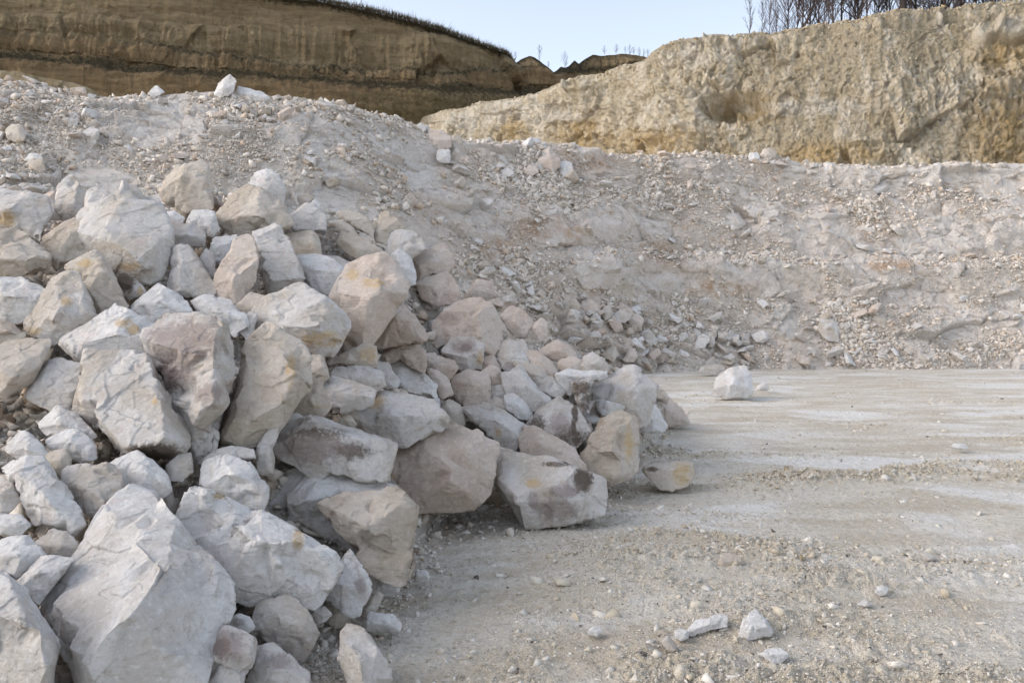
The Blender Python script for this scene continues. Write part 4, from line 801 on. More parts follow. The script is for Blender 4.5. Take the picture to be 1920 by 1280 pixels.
LC = [(-900, -170), (0, -60), (300, -38), (470, -14), (560, 0), (600, 4), (660, 16), (700, 24), (760, 38), (830, 58), (870, 74), (920, 92), (955, 104), (961, 116), (968, 120), (978, 112), (992, 107), (1003, 110), (1016, 120), (1028, 130), (1037, 140), (1044, 134), (1050, 127), (1058, 129), (1065, 126), (1076, 115), (1084, 122), (1096, 112), (1110, 105), (1130, 107), (1165, 103), (1205, 108), (1225, 118), (1300, 125), (1400, 140)]
LY = [(-900, 84), (0, 88), (400, 92), (820, 98), (950, 104), (965, 106), (1040, 108), (1100, 118), (1400, 124)]
BAND1 = [(-900, 10), (0, 27), (180, 42), (300, 50), (560, 52), (620, 60), (740, 66), (840, 62), (900, 85), (1300, 90)]
BAND2 = [(-900, 60), (0, 88), (150, 92), (260, 102), (330, 112), (500, 130), (600, 146), (820, 152), (900, 140), (1300, 140)]
BAND3 = [(-900, 100), (0, 128), (110, 136), (250, 152), (400, 168), (620, 176), (820, 190), (1300, 190)]
def disp_left(C, T, Yc, zc, zb):
    Z = zb + (zc - zb) * T
    yp = 600 - (Z - CAM_H) / Yc * FPX
    b1, b2, b3 = lerp(C, BAND1), lerp(C, BAND2), lerp(C, BAND3)
    wob = 5 * perlin(np.stack([C.ravel() / 60, yp.ravel() / 200, 0 * C.ravel()], 1), 21).reshape(C.shape)
    yp = yp + wob
    step = 0.3 * sstep(b1 - 3, b1 + 3, yp) + 0.8 * sstep(b2 - 14, b2 + 16, yp) + 3.0 * sstep(b3 - 16, b3 + 18, yp)
    Y = Yc - 0.14 * (zc - Z) - step + 1.0
    X = (C - 960) / FPX * Y
    V = np.stack([X.ravel(), Y.ravel(), Z.ravel()], 1)
    N = grid_normals(V, *X.shape); N[N[:, 1] > 0] *= -1
    gul = ridged(V * np.array([0.8, 0.3, 0.045]), 4, 101)
    mid = (sstep(b1 - 5, b1 + 18, yp) * sstep(b3 + 10, b3 - 20, yp)).ravel()
    D = 1.6 * fbm(V * np.array([0.07, 0.07, 0.12]), 3, 102) + (0.15 + 0.65 * mid) * gul + 0.35 * fbm(V * np.array([0.25, 0.25, 1.3]), 4, 103) + 0.22 * fbm(V * 1.6, 4, 104) + 0.25 * ridged(V * np.array([0.5, 0.5, 0.8]), 3, 106)
    dd1, dd2, r1, p1 = cells2(V[:, 0] * 0.16, V[:, 2] * 0.14, 105)
    D = D + 1.0 * (r1 - 0.5) * mid + 0.8 * p1 * mid
    w = 1 - 0.9 * sstep(0.95, 1.0, T.ravel())
    global L_ATT
    veg = np.exp(-((yp - b1) / 4.0) ** 2) * 0.4 + 0.5 * np.exp(-((yp - b2) / 12.0) ** 2) * sstep(150, 330, C) + 0.3 * np.exp(-((yp - b2) / 8.0) ** 2) + 1.0 * np.exp(-((yp - b3 - 4) / 15.0) ** 2)
    veg = veg * 0.8 + 0.85 * sstep(0.95, 1.0, T) * sstep(1300, 900, C) + 0.3 * sstep(960, 1110, C) * sstep(160, 110, yp)
    red = sstep(b2, b2 + 12, yp) * 0.9 + 0.4 * sstep(960, 1010, C)
    low = sstep(196, 206, yp) * sstep(600, 700, C)
    L_ATT = np.stack([np.clip(veg, 0, 1).ravel(), np.clip(red, 0, 1).ravel(), low.ravel(), np.ones(veg.size)], 1)
    return V + N * (D * w)[:, None], N, w
def att_left(V, n):
    a = np.zeros((len(V), 4)); a[:, 0] = 1; a[:, 3] = 1; a[:n] = L_ATT
    return a
def left_mat():
    m, nt, bs = new_mat('brown loam cliff'); b = NB(nt)
    tc = b.n('ShaderNodeTexCoord').outputs['Object']
    a_ = b.n('ShaderNodeAttribute', attribute_name='mask'); sp = b.n('ShaderNodeSeparateColor'); b.l(a_.outputs['Color'], sp.inputs[0])
    vs = b.mapping(tc, (0.35, 0.35, 2.2)); vv = b.mapping(tc, (1.3, 1.3, 0.10))
    n0 = b.noise(vs, 0.5, 7, 0.65, 0.5); n1 = b.noise(vv, 1.1, 7, 0.7, 0.3); n2 = b.noise(tc, 2.2, 8, 0.75, 0.4)
    col = b.mix(b.ramp(n0, 0.38, 0.64), (0.49, 0.375, 0.225), (0.35, 0.26, 0.15))
    col = b.mix(b.math('MULTIPLY', sp.outputs[1], 0.8), col, b.mix(b.ramp(n0, 0.4, 0.6), (0.40, 0.27, 0.145), (0.28, 0.19, 0.10)))
    col = b.mix(b.ramp(n1, 0.54, 0.70, 0, 0.6), col, (0.13, 0.10, 0.06))
    col = b.mix(b.ramp(n2, 0.55, 0.75, 0, 0.5), col, (0.38, 0.29, 0.16))
    n5 = b.noise(tc, 7, 7, 0.8, 0.2)
    col = b.mix(b.ramp(n5, 0.54, 0.72, 0, 0.55), col, (0.15, 0.11, 0.06))
    col = b.mix(b.math('MULTIPLY', sp.outputs[2], 0.8), col, b.mix(b.ramp(n2, 0.4, 0.6), (0.30, 0.235, 0.13), (0.16, 0.12, 0.06)))
    vg = b.math('ADD', sp.outputs[0], b.math('MULTIPLY', b.math('SUBTRACT', n2, 0.5), 1.6))
    gcol = b.mix(b.ramp(b.noise(tc, 5, 5, 0.7), 0.4, 0.65), (0.045, 0.04, 0.024), (0.105, 0.085, 0.05))
    col = b.mix(b.math('MULTIPLY', b.ramp(vg, 0.35, 0.8, 0, 0.92), b.ramp(sp.outputs[0], 0.0, 0.15)), col, gcol)
    b.l(col, bs.inputs['Base Color'])
    h = b.bump(n1, 0.7, 0.8); h = b.bump(n2, 0.9, 1.0, h); h = b.bump(b.noise(tc, 9, 6, 0.75), 0.25, 1.0, h)
    b.l(h, bs.inputs['Normal'])
    return m
cL = np.concatenate([np.linspace(-900, -70, 60), np.linspace(-60, 1260, 640), np.linspace(1270, 1400, 12)])
cliffL, LG = strip('brown_hill', cL, 250, lambda c: lerp(c, LC) + 1.6 * perlin(np.stack([c.ravel() / 13, 0 * c.ravel(), 0 * c.ravel()], 1), 8).reshape(c.shape),
    lambda c: lerp(c, LY), left_mat(), [0.5, 1.5, 4, 10, 25, 60, 120], disp_left, att_left, 4.0)

# pale shoulder of marl at the far left, in front of the brown cliff
def disp_sh(C, T, Yc, zc, zb):
    Z = zb + (zc - zb) * T; Y = Yc - 4 * (1 - T); X = (C - 960) / FPX * Y
    V = np.stack([X.ravel(), Y.ravel(), Z.ravel()], 1); N = grid_normals(V, *X.shape); N[N[:, 1] > 0] *= -1
    e1, e2, r2, p2 = cells2(V[:, 0] * 1.2, V[:, 2] * 1.1, 113)
    D = 0.6 * fbm(V * 0.4, 3, 110) + 0.3 * p2 + 0.25 * (r2 - .5) + 0.2 * fbm(V * 2, 4, 111)
    w = 1 - 0.7 * sstep(0.9, 1, T.ravel())
    return V + N * (D * w)[:, None], N, w
def att_sh(V, n):
    a = np.zeros((len(V), 4)); a[:, 3] = 1; a[:, 0] = 0.35; a[:, 1] = 0.25; return a
strip('marl_terrace', np.concatenate([np.linspace(-900, -50, 30), np.linspace(-40, 240, 160)]), 60,
      lambda c: lerp(c, [(-900, 120), (0, 134), (40, 139), (90, 150), (140, 158), (180, 172), (240, 215)]), lambda c: 46 + 0 * c,
      cliff_mat('terrace marl', (0.36, 0.29, 0.18), (0.24, 0.20, 0.12), (0.48, 0.42, 0.31), (0.3, 0.2, 0.08)), [0.4, 1, 3, 8], disp_sh, att_sh, 6.0)
# ------------------------------------------------------------------ rocks
def lap(V, E, it=1, f=0.5):
    n = len(V)
    deg = np.bincount(E.ravel(), minlength=n).astype(float)[:, None] + 1e-9
    for _ in range(it):
        S = np.zeros_like(V)
        for k in range(3):
            S[:, k] = np.bincount(E[:, 0], V[E[:, 1], k], n) + np.bincount(E[:, 1], V[E[:, 0], k], n)
        V = V + f * (S / deg - V)
    return V
def vnorm(V, F):
    a = V[F[:, 2]] - V[F[:, 0]]; b = V[F[:, -1]] - V[F[:, 1]]
    fn = np.cross(a, b); N = np.zeros_like(V)
    for k in range(F.shape[1]):
        for j in range(3):
            N[:, j] += np.bincount(F[:, k], fn[:, j], len(V))
    return N / (np.linalg.norm(N, axis=1, keepdims=True) + 1e-12)
def quad_edges(F):
    E = np.concatenate([F[:, [i, (i + 1) % F.shape[1]]] for i in range(F.shape[1])]); E.sort(axis=1)
    return np.unique(E, axis=0)
def facet(V, F, E, S, K, r, strength=0.92):
    """gather the surface into K flat fracture faces"""
    N = vnorm(lap(V, E, 4, 0.8), F); n = len(V)
    ids = [int(r.integers(n))]
    X = np.concatenate([N * 0.85, V / S * 1.15], 1)
    dmin = ((X - X[ids[0]]) ** 2).sum(1)
    for _ in range(K - 1):
        pr = dmin ** 1.2; ids.append(int(r.choice(n, p=pr / pr.sum())))
        dmin = np.minimum(dmin, ((X - X[ids[-1]]) ** 2).sum(1))
    Cn, Cp = N[ids].copy(), V[ids].copy()
    for it in range(6):
        D = np.stack([((N - Cn[k]) ** 2).sum(1) * 0.8 + (((V - Cp[k]) / S) ** 2).sum(1) * 0.8 + 9.0 * (((V - Cp[k]) @ Cn[k]) / S) ** 2 for k in range(len(ids))], 1)
        idx = D.argmin(1)
        for k in range(len(ids)):
            m = idx == k
            if m.sum() > 8:
                Cp[k] = V[m].mean(0); q = N[m].sum(0); Cn[k] = q / (np.linalg.norm(q) + 1e-9)
    h = ((V - Cp[idx]) * Cn[idx]).sum(1)
    h = np.clip(h, -0.10 * S, 0.10 * S)
    V = V - strength * h[:, None] * Cn[idx]
    return lap(V, E, 1, 0.6)
def chisel(V, F, S, seed, planes=22, amp=1.0, cut=0.05, fs=0.85):
    r = np.random.default_rng(seed)
    E = quad_edges(F)
    n = len(V)
    V = facet(V, F, E, S, int(r.integers(11, 16)) if n > 3000 else 10, r, fs)
    amp = amp * min(1.0, 0.5 / S) if S < 3 else amp
    c = V.mean(0)
    for k in range(planes):
        nn = r.normal(size=3); nn /= np.linalg.norm(nn)
        q = (V - c) @ nn
        V = V - np.maximum(q - q.max() * (1 - r.uniform(0.004, cut)), 0)[:, None] * nn
    off = r.uniform(0, 50, 3)
    # break the sharp edges and corners with small flat chips
    for (K, Rr_, dl) in ((24, 0.34, 0.026), (46, 0.20, 0.011), (70, 0.12, 0.006)):
        N = vnorm(V, F)
        conv = np.maximum(-((lap(V, E, 3, 0.9) - V) * N).sum(1), 0) + 1e-9
        pr = conv / conv.sum()
        ids = r.choice(n, K, p=pr)
        for i in ids:
            nn = N[i] + r.normal(size=3) * 0.12; nn /= np.linalg.norm(nn)
            q = V - V[i]
            m = np.abs(q).max(1) < Rr_ * S
            qm = q[m]
            over = np.maximum(qm @ nn + dl * S * r.uniform(0.1, 1.0) * amp, 0)
            fall = np.clip(5 - 5 * np.linalg.norm(qm, axis=1) / (Rr_ * S), 0, 1)
            V[m] = qm - (over * fall)[:, None] * nn + V[i]
    # fracture plates: shallow steps and slight tilts on the faces
    N = vnorm(V, F); D = np.zeros(n)
    W = V + 0.07 * S * np.stack([fbm(V / S * 3.5 + off + 7 * k, 4, seed + k) for k in range(3)], 1)
    for K, tilt, stp in ((14, 0.04, 0.005), (50, 0.05, 0.003), (180, 0.06, 0.002)):
        seeds = V[r.integers(0, n, K)]
        best = np.full(n, 1e9); idx = np.zeros(n, int)
        for k in range(K):
            dd = ((W - seeds[k]) ** 2).sum(1); mm = dd < best
            best[mm] = dd[mm]; idx[mm] = k
        g = r.normal(size=(K, 3)); g /= np.linalg.norm(g, axis=1, keepdims=True)
        D += amp * (tilt * ((W - seeds[idx]) * g[idx]).sum(1) + stp * S * r.uniform(-1, 1, K)[idx])
    V = V + N * D[:, None]
    Q = V / S + off
    bed = r.normal(size=3); bed /= np.linalg.norm(bed)
    Qs = Q + bed * ((Q @ bed) * 2.0)[:, None]
    rough = 0.4 + 2.4 * np.abs(fbm(Q * 1.6, 2, seed + 3))
    V = V + N * (S * amp * (0.004 * fbm(Q * 2.2, 3, seed) + rough * (0.005 * ridged(Qs * 4.0, 4, seed + 2) + 0.007 * fbm(Qs * 11, 5, seed + 9) + 0.0025 * fbm(Q * 45, 3, seed + 19))))[:, None]
    return V
def voxel(V, F, size):
    me = bpy.data.meshes.new('tmp'); me.from_pydata([tuple(v) for v in V], [], [tuple(f) for f in F]); me.update()
    bm = bmesh.new(); bm.from_mesh(me); bmesh.ops.recalc_face_normals(bm, faces=bm.faces[:]); bm.to_mesh(me); bm.free()
    o = bpy.data.objects.new('tmp', me); COL.objects.link(o)
    md = o.modifiers.new('r', 'REMESH'); md.mode = 'VOXEL'; md.voxel_size = size; md.adaptivity = 0
    dg = bpy.context.evaluated_depsgraph_get(); ev = o.evaluated_get(dg); m2 = ev.to_mesh()
    n = len(m2.vertices); A = np.empty(n * 3); m2.vertices.foreach_get('co', A)
    nf = len(m2.polygons); L = np.empty(len(m2.loops), dtype=np.int32); m2.loops.foreach_get('vertex_index', L)
    ok = (len(L) == nf * 4)
    ev.to_mesh_clear(); bpy.data.objects.remove(o); bpy.data.meshes.remove(me)
    assert ok
    return A.reshape(-1, 3), L.reshape(-1, 4)
def poly_area(P):
    P = np.array(P); x, y = P.T
    return 0.5 * abs(np.dot(x, np.roll(y, 1)) - np.dot(y, np.roll(x, 1)))
def jitter_outline(P, seed):
    """break long straight outline edges so that the silhouette is not a ruled polygon"""
    r = random.Random(seed); out = []
    n = len(P)
    for i in range(n):
        a, b = P[i], P[(i + 1) % n]
        out.append(a)
        L = math.hypot(b[0] - a[0], b[1] - a[1])
        if L > 26:
            k = int(L // 16)
            for j in range(1, k):
                t = (j + r.uniform(-.25, .25)) / k
                d = r.uniform(-0.035, 0.035) * min(L, 60)
                out.append((a[0] + (b[0] - a[0]) * t - (b[1] - a[1]) / L * d, a[1] + (b[1] - a[1]) * t + (b[0] - a[0]) / L * d))
    return out
def traced_rock(name, lab, P, R, O, seed, cat='boulder', mode='pile', vox=2.3, **props):
    S = math.sqrt(poly_area(P))
    P = jitter_outline(P, seed)
    if mode != 'rock':
        gx_ = sum(p[0] for p in P) / len(P); gy_ = sum(p[1] for p in P) / len(P); gf = 1.03 + 2.0 / S
        P = [(gx_ + (p[0] - gx_) * gf, gy_ + (p[1] - gy_) * gf) for p in P]
    yb = max(p[1] for p in P)
    xb = sum(p[0] for p in P if p[1] > yb - 0.25 * S) / max(1, len([p for p in P if p[1] > yb - 0.25 * S]))
    cx = sum(p[0] for p in P) / len(P); cy = sum(p[1] for p in P) / len(P)
    YB = hit(xb, yb, mode == 'pile') or hit(cx, cy, mode == 'pile') or 24.0
    YB = max(YB, 2.2) + O['dz']
    m = YB / FPX
    if mode == 'rock':
        def Yof(x, y): return (hit(x, y, False) or YB) + 0.22 + O['dz']
    else:
        def Yof(x, y): return YB + O['tilt'] * (yb - y) * m
    verts, n = [], len(P)
    co = [Vector(p) for p in P]; edges = [(i, (i + 1) % n) for i in range(n)]
    hs = [0.0] * n
    for rd in R:
        prev = None
        for (x, y, h) in rd:
            k = next((i for i, c in enumerate(co) if (c - Vector((x, y))).length < 3.5), None)
            if k is None:
                co.append(Vector((x, y))); hs.append(h); k = len(co) - 1
            if prev is not None and prev != k: edges.append((prev, k))
            prev = k
    vo, eo, fo, ovi, _, _ = delaunay_2d_cdt(co, edges, [list(range(n))], 2, 1e-4)
    pts = []
    for v, src in zip(vo, ovi):
        h = hs[src[0]] if src else 0.0
        pts.append(at(v.x, v.y, Yof(v.x, v.y) - (2.6 if mode == 'rock' else 1.35) * h * S * m))
    front = [list(f) for f in fo]
    # boundary ring in order
    cnt = {}
    for f in front:
        for i in range(len(f)): cnt[(f[i], f[(i + 1) % len(f)])] = 1
    nxt = {u: v for (u, v) in cnt if (v, u) not in cnt}
    ring, best = [], []
    todo = set(nxt)
    while todo:
        u = next(iter(todo)); lp = []
        while u in todo:
            todo.discard(u); lp.append(u); u = nxt[u]
        if len(lp) > len(best): best = lp
    ring = best; nr = len(ring)
    px = [(vo[j].x, vo[j].y) for j in ring]
    faces = front[:]
    prev = ring
    thick = 0.9 if mode != 'rock' else 0.5
    for sh, dp in ((0.94, 0.33), (0.62, thick)):
        cur = []
        for (x, y) in px:
            X_, Y_ = cx + (x - cx) * sh, cy + (y - cy) * sh
            pts.append(at(X_, Y_, Yof(x, y) + dp * S * m)); cur.append(len(pts) - 1)
        for i in range(nr):
            faces.append([prev[i], prev[(i + 1) % nr], cur[(i + 1) % nr], cur[i]])
        prev = cur
    pts.append(at(cx, cy, Yof(cx, cy) + (thick + 0.1) * S * m)); k = len(pts) - 1
    for i in range(nr): faces.append([prev[i], prev[(i + 1) % nr], k])
    V = np.array(pts)
    V, F = voxel(V, faces, max(vox * m, 0.004))
    V = chisel(V, F, S * m, seed, planes=8, amp=O.get('amp', 1.0), cut=0.02, fs=O.get('fs', 0.85))
    at_ = np.zeros((len(V), 4)); at_[:, 3] = 1
    if O['stain']:
        qx, qy = world_px(V)
        for (t, x, y, rx, ry) in O['stain']:
            g = blob(qx, qy, x, y, rx * 1.2, ry * 1.2, 0.45)
            ch, s = {'o': (0, 0.8), 'O': (0, 1.3), 'b': (1, 0.9), 'd': (1, 1.3), 'p': (2, 1.05)}[t]
            at_[:, ch] = np.maximum(at_[:, ch], g * s)
    base = np.array([V[:, 0].mean(), V[:, 1].mean(), V[:, 2].min()])
    if mode == 'rock':
        w_ = np.clip(at_[:, 0], 0, 1); msk = np.stack([0 * w_ + 1, np.maximum(w_, 0.0), 0 * w_ + (0.7 if O['c'] in ('pink', 'tan') else 0.2), 0 * w_ + 1], 1)
        me = mesh_np(name, V, F, M['slope'], True, {'mask': msk})
        return link(name, me, (0, 0, 0), **props)
    me = mesh_np(name, V - base, F, M[O['c']], True, {'stain': at_})
    pr = dict(props)
    if lab: pr.update(label=lab, category=cat)
    return link(name, me, base, **pr)

sd_ = 1000
for (lab, P, R, O) in parse(B_DATA):
    sd_ += 1
    traced_rock('boulder', lab, P, R, O, sd_)
for (lab, P, R, O) in parse(F_DATA):
    sd_ += 1
    big = poly_area(P) > 2500
    traced_rock('boulder' if big else 'stone', lab, P, R, O, sd_, cat='boulder' if big else 'stone', vox=1.6)
for (lab, P, R, O) in parse(S_DATA):
    sd_ += 1
    O['dz'] -= 0.12
    traced_rock('loose_rock', lab, P, R, O, sd_, cat='rock', mode='slope', vox=1.5)
for (lab, P, R, O) in parse(O_DATA):
    sd_ += 1
    O['amp'] = 0.9
    traced_rock('bedrock', '', P, R, O, sd_, mode='rock', kind='structure', vox=2.4)

# ------------------------------------------------------------------ loose stones: templates
def hull(npts, r, sq):
    p = r.normal(size=(npts, 3)); p /= np.linalg.norm(p, axis=1, keepdims=True)
    p = np.sign(p) * np.abs(p) ** 0.55
    p *= sq
    bm = bmesh.new()
    for q in p: bm.verts.new(q)
    bmesh.ops.convex_hull(bm, input=bm.verts[:])
    for v in [v for v in bm.verts if not v.link_faces]: bm.verts.remove(v)
    bmesh.ops.triangulate(bm, faces=bm.faces[:])
    bm.verts.index_update()
    V = np.array([v.co[:] for v in bm.verts]); F = np.array([[v.index for v in f.verts] for f in bm.faces])
    bm.free(); return V, F
def template(seed, lod):
    r = np.random.default_rng(seed)
    sq = np.array([1, r.uniform(.6, .95), r.uniform(.28, .65)]) * 0.5
    if lod == 0:
        V, F = hull(7, r, sq)
    elif lod == 1:
        V, F = hull(9, r, sq)
    else:
        V, F = hull(12, r, sq)
        V, F = voxel(V, F.tolist(), 0.030)
        V = chisel(V, F, 0.8, seed, planes=5, amp=1.0, cut=0.06)
    return V, F
T0 = [template(200 + i, 0) for i in range(14)]
T1 = [template(300 + i, 1) for i in range(12)]
T2 = [template(400 + i, 2) for i in range(16)]
def rotmats(n, r, flat=0.5):
    a = r.uniform(0, 2 * math.pi, n); t = r.normal(0, flat, n); u = r.normal(0, flat, n)
    ca, sa, ct, st, cu, su = np.cos(a), np.sin(a), np.cos(t), np.sin(t), np.cos(u), np.sin(u)
    Z = np.zeros(n); O_ = np.ones(n)
    Rz = np.stack([ca, -sa, Z, sa, ca, Z, Z, Z, O_], 1).reshape(n, 3, 3)
    Rx = np.stack([O_, Z, Z, Z, ct, -st, Z, st, ct], 1).reshape(n, 3, 3)
    Ry = np.stack([cu, Z, su, Z, O_, Z, -su, Z, cu], 1).reshape(n, 3, 3)
    return Rz @ Rx @ Ry
def scatter_mesh(name, temps, pos, size, mat, r, flat=0.5, smooth=False, **props):
    n = len(pos); R_ = rotmats(n, r, flat); ti = r.integers(0, len(temps), n)
    Vs, Fs, off = [], [], 0
    shade = r.uniform(0, 1, n); As = []
    for k, (tv, tf) in enumerate(temps):
        idx = np.nonzero(ti == k)[0]
        if not len(idx): continue
        W = np.einsum('nij,vj->nvi', R_[idx], tv) * size[idx][:, None, None] + pos[idx][:, None, :]
        nv = len(tv)
        Fk = tf[None] + (np.arange(len(idx)) * nv)[:, None, None] + off
        Vs.append(W.reshape(-1, 3)); Fs.append(Fk.reshape(-1, 3)); off += nv * len(idx)
        a = np.repeat(shade[idx], nv); As.append(np.stack([a, (a * 7.13) % 1, (a * 13.7) % 1, np.ones_like(a)], 1))
    me = mesh_np(name, np.concatenate(Vs), np.concatenate(Fs), mat, smooth, {'shade': np.concatenate(As)})
    return link(name, me, kind='stuff', **props)
def frag_mat(name, a, c, e, dark, bump=0.01, sc=30):
    m, nt, bs = new_mat(name); b = NB(nt)
    tc = b.n('ShaderNodeTexCoord').outputs['Object']
    at_ = b.n('ShaderNodeAttribute', attribute_name='shade'); sp = b.n('ShaderNodeSeparateColor'); b.l(at_.outputs['Color'], sp.inputs[0])
    col = b.mix(sp.outputs[0], a, c)
    col = b.mix(b.ramp(sp.outputs[1], 0.72, 0.95), col, e)
    col = b.mix(b.ramp(sp.outputs[2], 0.955, 0.99), col, dark)
    n = b.noise(tc, sc, 7, 0.7)
    col = b.mix(b.ramp(n, 0.5, 0.72, 0, 0.6), col, tuple(x * 0.62 for x in c))
    b.l(col, bs.inputs['Base Color'])
    b.l(b.bump(n, bump, 1.0), bs.inputs['Normal'])
    return m
M['frag'] = frag_mat('chalk rubble', (0.80, 0.74, 0.67), (0.66, 0.585, 0.50), (0.60, 0.48, 0.37), (0.46, 0.39, 0.32), 0.04, 9)
M['gravel'] = frag_mat('floor gravel', (0.74, 0.705, 0.645), (0.60, 0.545, 0.45), (0.56, 0.49, 0.37), (0.12, 0.10, 0.09), 0.006, 60)
M['cliff_frag'] = frag_mat('marl fragments', (0.58, 0.51, 0.40), (0.42, 0.35, 0.25), (0.44, 0.34, 0.20), (0.22, 0.17, 0.10), 0.1, 4)

# individual stones on the slope, the pile and its foot
TM = []
for i, (v, f) in enumerate(T2):
    me = mesh_np('loose stone shape', v, f, M[('chalk', 'pink', 'white', 'chalk', 'tan', 'white')[i % 6]], True, {'stain': np.tile([0, 0, 0, 1.0], (len(v), 1))})
    TM.append(me)
cpx = np.array(SCOL)
def dens_slope(px, py, t):
    d = 0.35 + 0 * px
    for (x, y, rx, ry, s) in ((60, 230, 110, 90, 1.5), (1280, 630, 130, 60, 1.7), (1130, 600, 110, 60, 1.0), (1000, 340, 120, 60, 1.2), (1660, 610, 130, 60, 1.3), (1640, 350, 130, 40, 1.3),
                              (1250, 340, 120, 50, 1.2), (1550, 680, 300, 16, 1.6), (650, 205, 200, 20, 1.5), (300, 190, 150, 22, 1.2), (960, 560, 90, 60, 0.9), (1850, 640, 130, 50, 0.9), (1500, 300, 100, 30, .9),
                              (30, 330, 80, 50, 1.2), (560, 250, 110, 45, .6), (1450, 440, 80, 50, .5)):
        d = d + s * blob(px, py, x, y, rx, ry, 0.6)
    return d
spx, spy = world_px(SV)
inview = (spx > -120) & (spx < 2050) & (spy < 760) & (ST > 0.01)
area_w = (SV[:, 1] ** 1.0)
pw = dens_slope(spx, spy, ST) * inview * (1.15 - 0.75 * SROCK)
vis_pile = spy < np.interp(spx, [-200, 0, 130, 400, 560, 760, 850, 940, 1060, 1230, 1300], [400, 400, 350, 330, 390, 450, 520, 590, 640, 700, 720])
pw = pw * vis_pile
pw /= pw.sum()
r3 = np.random.default_rng(5)
NI = 240
idx = r3.choice(len(SV), NI, p=pw, replace=False)
REG = [(lambda x, y: y < 260 and x < 420, 'pale rubble stone on the gravelly left end of the far slope', 'rubble stones on the left end of the slope'),
       (lambda x, y: x < 900, 'small rubble stone on the dusty slope behind the boulder pile', 'rubble stones behind the boulder pile'),
       (lambda x, y: x < 1290 and y > 500, 'pale rubble stone in the scree between the pile and the slope foot', 'rubble stones in the middle scree'),
       (lambda x, y: x < 1290, 'rubble stone on the upper slope under the long tan cliff', 'rubble stones on the middle upper slope'),
       (lambda x, y: y > 500, 'rubble stone low on the right hand part of the slope', 'rubble stones low on the right slope'),
       (lambda x, y: True, 'rubble stone high on the right hand part of the slope', 'rubble stones high on the right slope')]
def place(idx_list, V, px, py, sizes, r, sink=0.2, regs=REG, name='rubble_stone', cat='rubble stone'):
    for k, i in enumerate(idx_list):
        o = bpy.data.objects.new(name, TM[int(r.integers(len(TM)))]); COL.objects.link(o)
        s = sizes[k]
        o.scale = (s * r.uniform(.9, 1.25), s, s * r.uniform(.8, 1.1))
        o.rotation_euler = (r.normal(0, .45), r.normal(0, .45), r.uniform(0, 6.28))
        p = V[i]; o.location = (p[0], p[1] - 0.15 * s, p[2] + s * sink)
        for f, lab, grp in regs:
            if f(px[i], py[i]):
                o['label'] = lab; o['group'] = grp; break
        o['category'] = cat
sz = np.clip(0.30 * (1 / r3.uniform(0.12, 1, NI)) ** 0.45, 0.30, 0.75) * (SV[idx, 1] / 28) ** 0.5
place(idx, SV, spx, spy, sz, r3)
pw2 = (blob(spx, spy, 1090, 640, 170, 45, .4) + blob(spx, spy, 1300, 660, 130, 30, .4) + 0.5 * blob(spx, spy, 960, 560, 70, 60, .4)) * vis_pile * inview
idx2 = r3.choice(len(SV), 58, p=pw2 / pw2.sum(), replace=False)
place(idx2, SV, spx, spy, r3.uniform(0.38, 0.75, 58), r3)
# fragments (uncountable)
def slope_scatter(n, lo, hi, temps, seed, name, ex, gravel_only=False):
    r = np.random.default_rng(seed)
    w = dens_slope(spx, spy, ST) * ((spx > -300) & (spx < 2300)) * (1.06 - 0.92 * SROCK) * (ST > -0.03)
    w = w * (sstep(-0.12, 0.30, fbm(SV * np.array([0.55, 0.3, 0.4]), 4, seed)) + 0.10) + 1e-9
    w = w * SV[:, 1] ** 0.5
    w /= w.sum()
    i = r.choice(len(SV), n, p=w)
    size = lo * (1 / r.uniform((lo / hi) ** ex, 1, n)) ** (1 / ex)
    p = SV[i] + r.normal(0, 0.04, (n, 3)) * np.array([1, 0.5, 0.2]); p[:, 2] += size * 0.12
    return scatter_mesh(name, temps, p, size, M['frag'], r, 0.6)
slope_scatter(21000, 0.10, 0.38, T1, 31, 'rubble', 2.4)
slope_scatter(125000, 0.035, 0.12, T0, 32, 'rubble_fragments', 1.8)
# row of stones along the foot of the slope
# crest fringe
r = np.random.default_rng(77)
cm_ = (ST > 0.955) & (spx > -200) & (spx < 2200)
cw = np.nonzero(cm_)[0]; cd = sstep(-0.05, 0.25, fbm(SV[cw] * 0.7, 3, 3)) + 0.04
ci = r.choice(cw, 1500, p=cd / cd.sum())
scatter_mesh('crest_rubble', T1, SV[ci] + np.array([0, 0, 0.02]), 0.09 * (1 / r.uniform(0.06, 1, 1500)) ** 0.6, M['frag'], r, 0.6)
# clods and blocks along the right cliff
rgv = RG.reshape(-1, 3); r = np.random.default_rng(78)
cw = (R_SCREE * 0.9 + 0.1); ri = r.choice(len(rgv), 3500, p=cw / cw.sum()); scatter_mesh('cliff_rubble', T0, rgv[ri], 0.07 * (1 / r.uniform(0.12, 1, 3500)) ** 0.5, M['cliff_frag'], r, 0.7)
ri = r.choice(np.nonzero(np.arange(len(rgv)) > len(rgv) * 0.975)[0], 900)
scatter_mesh('cliff_edge_clods', T1, rgv[ri], 0.12 * (1 / r.uniform(0.06, 1, 900)) ** 0.5, M['cliff_frag'], r, 0.6)

